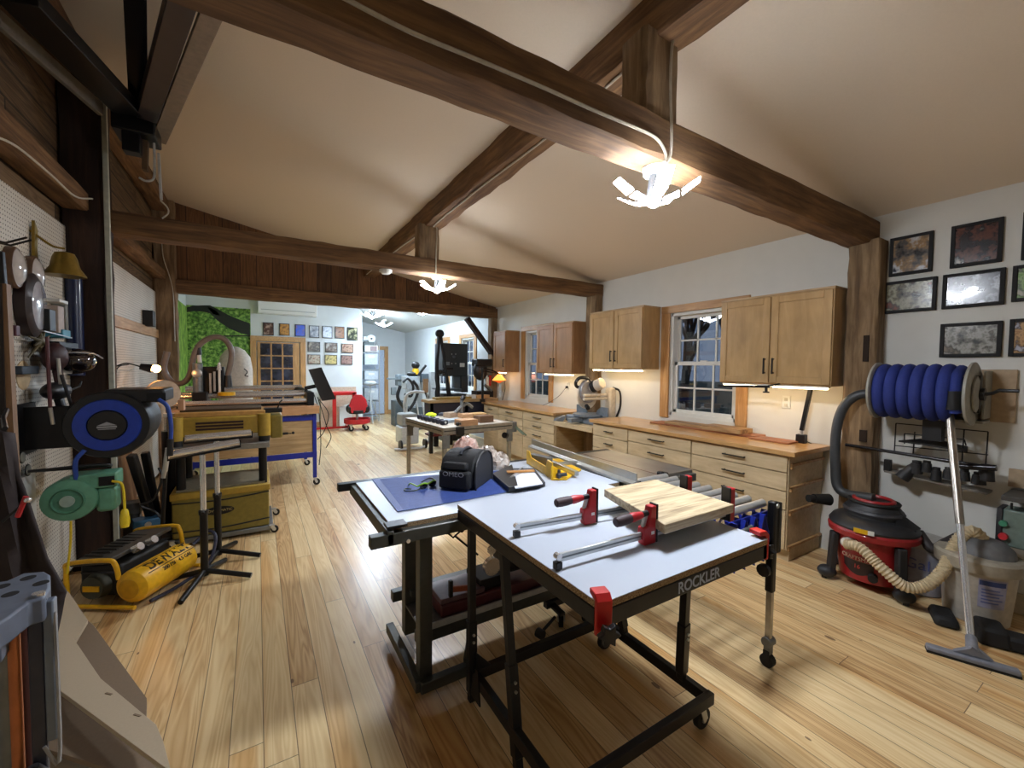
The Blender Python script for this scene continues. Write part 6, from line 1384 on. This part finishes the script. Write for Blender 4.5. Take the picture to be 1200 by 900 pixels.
MB().lathe([(.006,0),(.205*k+.016,.2),(.213*k+.016,.29)],(0,0,0),(0,0,1),40) if 0 else None
def patch(a0,a1,z0,z1,m,nm,off=.004,n=10,bot=None):
    mb=MB(); top=[];low=[]
    for i in range(n+1):
        a=a0+(a1-a0)*i/n; zb=z0+(bot(i/n) if bot else 0); 
        for L_,z in((top,z1),(low,zb)):
            r=(.195+(z-.06)/.28*.03)*k+off; L_.append(mb.bm.verts.new((r*math.sin(a),-r*math.cos(a),z)))
    for i in range(n): mb.bm.faces.new([low[i],low[i+1],top[i+1],top[i]])
    return mb.build(nm,m,t,world=False)
patch(-.87,.07,.145,.203,mat('badge_dark',(40,22,22),.5),'badge',.003,bot=lambda s:-.045*math.sin(PI*s))
patch(-.87,.07,.203,.241,mat('badge_frame',(140,110,90),.5),'badge_frame',.003)
patch(-.86,.06,.206,.238,vr,'badge_field',.0045)
text_cyl('CRAFTSMAN',(0,0),.214*k+.004,-.40,.222,.036,mat('badge_letters',(200,176,150),.5),'maker_lettering',t)
text_cyl('16',(0,0),.209*k+.004,-.40,.165,.04,mat('badge_red_letters',(170,60,50),.5),'number_lettering',t)
patch(-.38,-.10,.43,.462,yellow_plastic,'warning_sticker',.058,n=6); patch(-.1,.02,.43,.462,white_paint,'white_sticker',.0585,n=4)
# brush adapter at left of the vacuum
c=P(957,583,y=1.50)
tag(MB().cyl((c.x-.05,1.5,c.z),(c.x+.06,1.44,c.z-.01),.035,.045).cyl((c.x-.09,1.52,c.z+.002),(c.x-.05,1.5,c.z),.028).build('hose_cuff',rubber),'black ribbed hose cuff sticking out left of the shop vacuum','hose')
def ribbed(pts,r,pitch,m,nm,lab,cat,k=8,amp=.1):
    p=catmull([V(q) for q in pts],40); out=[p[0]]; acc=0; pos=[]
    for a,b in zip(p[:-1],p[1:]):
        acc+=(b-a).length
        if acc>=pitch/2: out.append(b); acc=0
    rr=[r*(1+amp*(1 if i%2 else -1)) for i in range(len(out))]
    return tag(MB().tube(out,rr,16).build(nm,m),lab,cat)
bg=mat('beige_hose',(190,172,138),.5)
o=t.matrix_world
pv=lambda l: wmat(t)@V(l)
s0=pv((-.145,-.255,.33))
hp=[s0,P(1008,642,x=3.50),P(1034,666,x=3.49),P(1060,687,x=3.52),P(1085,686,x=3.58),P(1104,670,x=3.66),P(1114,650,x=3.74),P(1124,632,x=3.80),P(1138,622,x=3.84),P(1150,630,x=3.85),P(1152,645,x=3.86)]
ribbed(hp,.033,.016,bg,'vacuum_hose','beige ribbed hose curling from the red vacuum to the pail lid','hose')
gh=mat('grey_smooth_hose',(56,58,60),.45)
tag(MB().tube([P(1040,461,x=4.0),P(1022,461,x=3.95),P(1003,464,x=3.92),P(988,478,x=3.90),P(980,505,x=3.88),P(979,545,x=3.86),P(985,575,x=3.84),pv((0,.02,.62))],.034,14,smooth=8).build('suction_hose',gh),'thick dark grey hose arching from the blue reel down to the red vacuum','hose')
tag(MB().tube([pv((.24,.03,.43)),P(1092,643,x=3.86),P(1110,636,x=3.92),P(1128,628,x=4.0),P(1140,630,x=4.08)],.032,12,smooth=8).build('exhaust_hose',mat('dark_brown_hose',(44,38,38),.6)),'dark hose leaving the red vacuum toward the pail','hose')
tag(MB().tube([P(1085,655,x=3.98),P(1105,668,x=4.0),P(1125,662,x=4.05),P(1140,640,x=4.1)],.005,6,smooth=6).build('power_cord',black_plastic),'thin black cord behind the beige hose','cord')
# pails
pm=mat('pail_translucent',(176,170,158),.45); 
t=thing('dust_pail','translucent pail with grey cyclone lid and blue printed label','pail',(3.86,.66,0),math.radians(-78))
MB().lathe([(.135,0),(.145,.01),(.172,.34),(.175,.345)],(0,0,0),(0,0,1),36).build('pail',pm,t,world=False)
MB().lathe([(.175,.33),(.195,.335),(.198,.36),(.198,.40),(.185,.415),(.15,.42)],(0,0,0),(0,0,1),36).build('rim_lid',mat('lid_beige',(150,142,126),.5),t,world=False)
MB().lathe([(.13,.42),(.12,.46),(.08,.50),(.05,.51)],(.03,0,0),(0,0,1),28).build('cyclone_dome',mat('cyclone_grey',(96,96,96),.5),t,world=False)
def patch2(a0,a1,z0,z1,m,nm,off=.003,n=8):
    mb=MB(); lo=[];hi=[]
    for i in range(n+1):
        a=a0+(a1-a0)*i/n
        for L_,z in((lo,z0),(hi,z1)): r=.145+(z-.01)/.33*.027+off; L_.append(mb.bm.verts.new((r*math.sin(a),-r*math.cos(a),z)))
    for i in range(n): mb.bm.faces.new([lo[i],lo[i+1],hi[i+1],hi[i]])
    return mb.build(nm,m,t,world=False)
patch2(.0,.75,.13,.31,mat('label_pale_blue',(150,150,172),.5),'label'); patch2(.02,.7,.27,.30,mat('label_navy',(40,60,110),.5),'label_band',.0045)
for i,z in enumerate((.245,.225,.205,.185,.165)): patch2(.08,.55+.1*(i%2),z-.004,z+.004,mat('label_line_blue',(90,100,150),.5),'label_line',.0045)
t=thing('blue_print_pail','second pail with blue print, half hidden behind the vacuum wand','pail',(4.0,.96,0),math.radians(-76))
MB().lathe([(.12,0),(.13,.01),(.15,.33)],(0,0,0),(0,0,1),32).build('pail',mat('pail_grey',(150,152,164),.5),t,world=False); MB().lathe([(.15,.33),(.165,.335),(.165,.37),(.12,.38)],(0,0,0),(0,0,1),32).build('lid',mat('lid_clear',(150,148,144),.4),t,world=False)
text_cyl('Gal',(0,0),.148,-.1,.22,.1,mat('label_line_blue',(90,100,150),.5),'blue_print',t)
for i,(px,py,w_,d_,h_,lab) in enumerate(((1105,727,.22,.12,.06,'black accessory lying left of the pail on the floor'),(1160,750,.20,.14,.10,'black charger box in front of the pail on the floor'),(1190,760,.14,.14,.08,'black accessory at the right picture edge on the floor'))):
    c=P(px,py,z=0); tag(MB().obox((c.x,c.y,h_/2),(w_,d_,h_),(0,0,.4),.8).build('black_accessory',rubber,bevel=.02),lab,'accessory')
# floor nozzle and wand
n0=P(1085,757,z=.02); n1=P(1196,789,z=.02)
t=thing('floor_nozzle_wand','chrome vacuum wand with wide grey floor nozzle leaning on the reel','vacuum wand',(3.33,.58,0))
ng=mat('nozzle_grey',(120,122,130),.4)
MB().beam(n0,n1,.05,.028).build('nozzle_bar',ng,t,bevel=.008); MB().beam(n0-V((0,0,.014)),n1-V((0,0,.014)),.056,.012).build('nozzle_seal',rubber,t)
m=P(1139,770,z=.03)
MB().prism([n0.lerp(n1,.3)+V((0,0,.014)),n0.lerp(n1,.75)+V((0,0,.014)),m+V((.03,0,.055)),m+V((-.03,0,.055))],(.03,.01,0)).build('nozzle_hood',ng,t,bevel=.006)
w0=P(1138,752,x=3.36); w1=P(1113,488,x=3.86)
MB().cyl(m+V((0,0,.03)),w0+V((0,0,.02)),.026,.024).build('nozzle_socket',ng,t)
wm=w0.lerp(w1,.5)
MB().cyl(w0,wm,.0175,n=16).build('lower_tube',chrome,t); MB().tube([wm-(w1-w0)*.02,w1,P(1114,476,x=3.87),P(1120,466,x=3.88),P(1126,462,x=3.90)],.021,14,smooth=5).build('upper_tube',mat('wand_satin',(170,162,152),.3,.9),t)
# blue hose reel on plywood
t=thing('hose_reel','large reel of thick blue vacuum hose between two grey flanges on the right wall','hose reel',(3.95,.95,1.2))
cx,cz_=3.93,1.405
fl=mat('flange_grey',(150,148,138),.5)
MB().box(4.145,4.168,.585,1.235,1.22,1.565).build('mount_board',mat('tan_board',(168,146,118),.7),t,bevel=.002)
for y in(1.215,.735): MB().lathe([(.05,-.012),(.19,-.012),(.205,-.006),(.205,.006),(.19,.012),(.05,.012)],(cx,y,cz_),(0,1,0),40).build('flange',fl,t)
MB().cyl((cx,.74,cz_),(cx,1.21,cz_),.11,n=28).build('core',mat('core_dark',(30,30,34),.6),t)
bh=mat('hose_royal_blue',(30,46,118),.8,bump=.3,scale=160)
for i in range(6):
    y=1.175-i*.066; mb=MB(); pts=[]
    for k_ in range(28): a=2*PI*k_/28; pts.append((cx+.162*math.cos(a),y+.006*math.cos(a),cz_+.162*math.sin(a)))
    mb.tube(pts,.0345,12,closed=True); mb.build('hose_coil',bh,t)
MB().tube([(cx+.05,.80,cz_+.16),(cx-.10,.79,cz_+.12),(cx-.15,.785,cz_+.02),(cx-.14,.78,cz_-.12)],.03,10,smooth=6).build('hose_tail',bh,t)
MB().cyl((cx-.15,.79,cz_+.02),(cx-.15,.785,cz_-.1),.036).build('hose_cuff',black_plastic,t)
MB().box(cx-.02,cx+.02,.70,.722,cz_-.12,cz_+.12).cyl((cx,.722,cz_),(cx,.68,cz_),.04).build('hub',black_metal,t)
MB().lathe([(.10,0),(.12,.004),(.12,.012),(.09,.02)],(cx,.722,cz_),(0,-1,0),20).build('hub_plate',fl,t)
MB().tube([(cx,.69,cz_),(cx-.0,.65,cz_+.01),(cx-.02,.62,cz_+.03),(cx-.02,.54,cz_+.03)],.011,8).build('crank_handle',black_metal,t)
MB().box(3.98,4.15,.69,.70,cz_-.16,cz_+.15).box(3.98,4.15,1.235,1.24,cz_-.16,cz_+.15).box(3.96,4.14,.69,1.24,cz_-.19,cz_-.175).build('reel_frame',fl,t)
# wire rack under reel
t=thing('wire_basket','black wire basket rack below the blue hose reel','rack',(4.08,.9,1.0))
mb=MB()
def wq(a,b): mb.cyl(P(*a,x=4.05),P(*b,x=4.05),.004,n=6)
for a,b in(((1050,496),(1048,530)),((1072,506),(1070,533)),((1130,503),(1127,545)),((1158,506),(1155,546)),((1050,496),(1158,506)),((1048,522),(1158,533)),((1060,508),(1130,515)),((1060,508),(1060,520)),((1130,515),(1132,522))): wq(a,b)
mb.build('wire_frame',black_metal,t)
a=P(1053,516,x=4.0);b=P(1134,528,x=4.0); MB().prism([a,P(1090,521,x=3.95),b,P(1134,523,x=4.12),P(1090,513,x=4.12)],(0,0,-.012)).build('black_tray',black_plastic,t); MB().box(3.98,4.06,P(1097,510,x=4.0).y-.03,P(1086,510,x=4.0).y+.02,P(1090,516,x=4.0).z,1.24).build('black_bracket',black_plastic,t)
tag(MB().cyl(P(991,521,x=3.96),P(1167,549,x=3.96),.0125,n=12).cyl(P(1125,546.5,x=3.96),P(1168,548.5,x=3.96),.02,n=12).build('extension_pole',mat('pole_black',(24,22,26),.25,.3)),'long glossy black pole hanging across the timber post and wall','pole')
nz=mat('nozzle_black',(26,26,28),.55)
t=thing('nozzle_rack','narrow wall ledge carrying black hose fittings','rack',(4.1,.9,.95))
a=P(1040,551,x=4.08);b=P(1160,577,x=4.08)
MB().beam(V((4.08,a.y,a.z)),V((4.08,b.y,b.z)),.14,.012,up=(0,0,1)).build('ledge',mat('dusty_ledge',(110,104,96),.7),t)
specs=[(1060,556,.042,.10,1),(1074,549,.036,.07,0),(1097,557,.03,.07,0),(1147,562,.036,.06,0),(1156,556,.04,.08,0),(1086,548,.03,.06,0),(1112,556,.032,.06,0),(1130,558,.03,.06,0)]
nl=['wide-mouthed black elbow fitting at the left end of the ledge','black round fitting second on the ledge','small black square-necked fitting in the middle of the ledge','black round fitting right of the wand on the ledge','black fitting at the right end of the ledge','short black collar between the elbow and the wand','black collar just left of the wand','small black collar just right of the wand']
for (px,py,r,hh,el),lab in zip(specs,nl):
    c=P(px,py,x=4.02)
    mb=MB()
    if el: mb.tube([c+V((.02,-.06,.08)),c+V((0,-.03,.04)),c+V((-.02,.01,-.03))],[r*.7,r*.8,r],12,smooth=4)
    else: mb.cyl(c-V((0,0,hh/2)),c+V((0,0,hh/2)),r,r*.85).cyl(c+V((0,0,hh/2)),c+V((0,0,hh*.8)),r*.7)
    tag(mb.build('hose_fitting',nz),lab,'hose fitting')
c=P(1041,545,x=4.06)
tag(MB().box(4.03,4.07,c.y-.02,c.y+.02,c.z-.045,c.z+.045).build('black_remote',black_plastic,bevel=.004),'small black remote holder at the left end of the nozzle ledge','holder')
# switch box, shelf at the right edge
a=P(1171,594,x=4.0);b=P(1171,637,x=4.0)
t=thing('switch_box','grey-green machine switch box with green and red buttons at the right edge','switch',(4.0,a.y-.08,b.z))
MB().box(3.97,4.12,a.y-.2,a.y-.02,b.z,a.z).build('box',mat('switch_grey_green',(104,120,112),.5),t,bevel=.01); MB().box(3.965,4.12,a.y-.02,a.y+.005,b.z+.01,a.z-.0).build('front_panel',dark_grey,t,bevel=.004)
g_=P(1176,613,x=3.965); r_=P(1176,628,x=3.965)
MB().cyl((3.97,g_.y,g_.z),(3.945,g_.y,g_.z),.018,n=16).build('green_button',mat('button_green',(60,130,100),.4),t); MB().cyl((3.97,r_.y,r_.z),(3.94,r_.y,r_.z),.02,n=16).build('red_button',mat('button_red',(200,50,56),.4),t)
MB().tube([(4.0,a.y-.05,b.z),(4.02,a.y-.02,b.z-.06),(4.05,a.y+.05,b.z-.12)],.006,6,smooth=4).tube([(4.0,a.y-.12,b.z),(4.0,a.y-.12,b.z-.15)],.006,6).tube([(4.0,a.y-.05,a.z),(4.0,a.y-.05,a.z+.04)],.006,6).build('cable',black_plastic,t)
a=P(1174,583,x=3.9)
tag(MB().box(3.88,4.165,.2,a.y,a.z-.012,a.z+.018).build('wall_shelf',mat('shelf_dark_grey',(64,62,58),.5),bevel=.004),'dark grey shelf slab at the right picture edge above the switch box','shelf')
a=P(1182,549,x=4.14);b=P(1182,570,x=4.14)
tag(MB().box(4.145,4.168,.2,a.y,b.z,a.z).build('tan_wall_board',mat('tan_board',(168,146,118),.7)),'tan board screwed to the right wall above the dark shelf','board')
# ================================================================ LAMPS
bulbm=mat('cool_led_panel',(255,255,255),emit=LE,ecol=(238,245,255))
bulbf=mat('cool_led_panel_far',(255,255,255),emit=LF,ecol=(214,234,255))
def led_fixture(x,y,ztop,label,m,rot=0,pw=40,col=(1,.97,.93),group='deformable LED garage lights'):
    t=thing('ceiling_light',label,'light',(x,y,ztop),0,group)
    MB().cyl((x,y,ztop-.002),(x,y,ztop-.035),.058,.05,24).build('canopy',mat('lamp_canopy',(206,202,194),.5),t)
    MB().cyl((x,y,ztop-.035),(x,y,ztop-.15),.024,.036,20).build('heat_sink',mat('lamp_grey',(110,112,116),.4,.5),t)
    MB().ball((x,y,ztop-.17),(.03,.03,.018)).build('centre_diffuser',m,t)
    zc=ztop-.16
    for k in range(5):
        a=rot+2*PI*k/5; d=V((math.cos(a),math.sin(a),0)); s=V((-d.y,d.x,0))
        def seg(r0,z0,r1,z1,w0,w1,mm,th):
            p=V((x,y,z0))+d*r0; q=V((x,y,z1))+d*r1; n=(q-p).cross(s).normalized()*th
            return [p-s*w0,p+s*w0,q+s*w1,q-s*w1],n
        for (r0,z0,r1,z1,w0,w1) in((.042,zc,.12,zc+.02,.024,.036),(.127,zc+.025,.21,zc+.075,.036,.033)):
            pts,n=seg(r0,z0,r1,z1,w0,w1,m,.004)
            c_=sum(pts,V())/4; arm=MB().prism([c_+(p-c_)*.8+n for p in pts],n*1.6).build('arm_heat_fins',mat('lamp_grey',(110,112,116)),t)
            pts,n=seg(r0+.004,z0,r1-.004,z1,w0-.004,w1-.004,m,.004)
            MB().prism(pts,n*.9).build('led_panel',m,arm)
    return t
q1=P(766,236,y=1.41)
led_fixture(q1.x,1.41,2.527,'starburst LED ceiling light under the nearest tie beam',bulbm,.35,LP1)
q2=P(512,340,y=4.47)
led_fixture(q2.x,4.47,2.56,'starburst LED ceiling light under the second tie beam',bulbm,.9,LP2)
for px,py,y,r,lab in((436,372,8.6,.2,'starburst LED light beyond the partition, leftmost and nearest'),(450,382,10.8,.5,'starburst LED light in the far room, lowest in view'),(495,368,9.3,.8,'LED light in the far room tucked under the partition beam')):
    q=P(px,py,y=y); zt=q.z+.16
    led_fixture(q.x,y,zt,lab,bulbf,r,LP3,(.80,.93,1.))
    s=MB().cyl((q.x,y,zt),(q.x,y,cz(q.x,.12)),.006); tag(s.build('lamp_cord',white_paint),'cord holding the '+lab[:40].split(',')[0],'cord')
w=bpy.data.worlds.new('dusk'); SC.world=w; w.use_nodes=True
w.node_tree.nodes['Background'].inputs[0].default_value=lin((136,142,156)); w.node_tree.nodes['Background'].inputs[1].default_value=1.0
for (y0,y1,z) in ((1.52,2.40,1.38),(3.42,4.26,1.50),(4.70,5.38,1.42)): pass
# ================================================================ CAMERA
cam=bpy.data.cameras.new('camera'); co=bpy.data.objects.new('camera',cam); COL.objects.link(co)
cam.sensor_width=36; cam.lens=FPX/1200*36; cam.clip_start=.02
M=Matrix((RGT,-DWN,-FWD)).transposed().to_4x4(); M.translation=EYE; co.matrix_world=M
SC.camera=co
vs=SC.view_settings; vs.view_transform='Standard'; vs.look='None'; vs.exposure=EXPO; vs.gamma=1; vs.use_curve_mapping=False
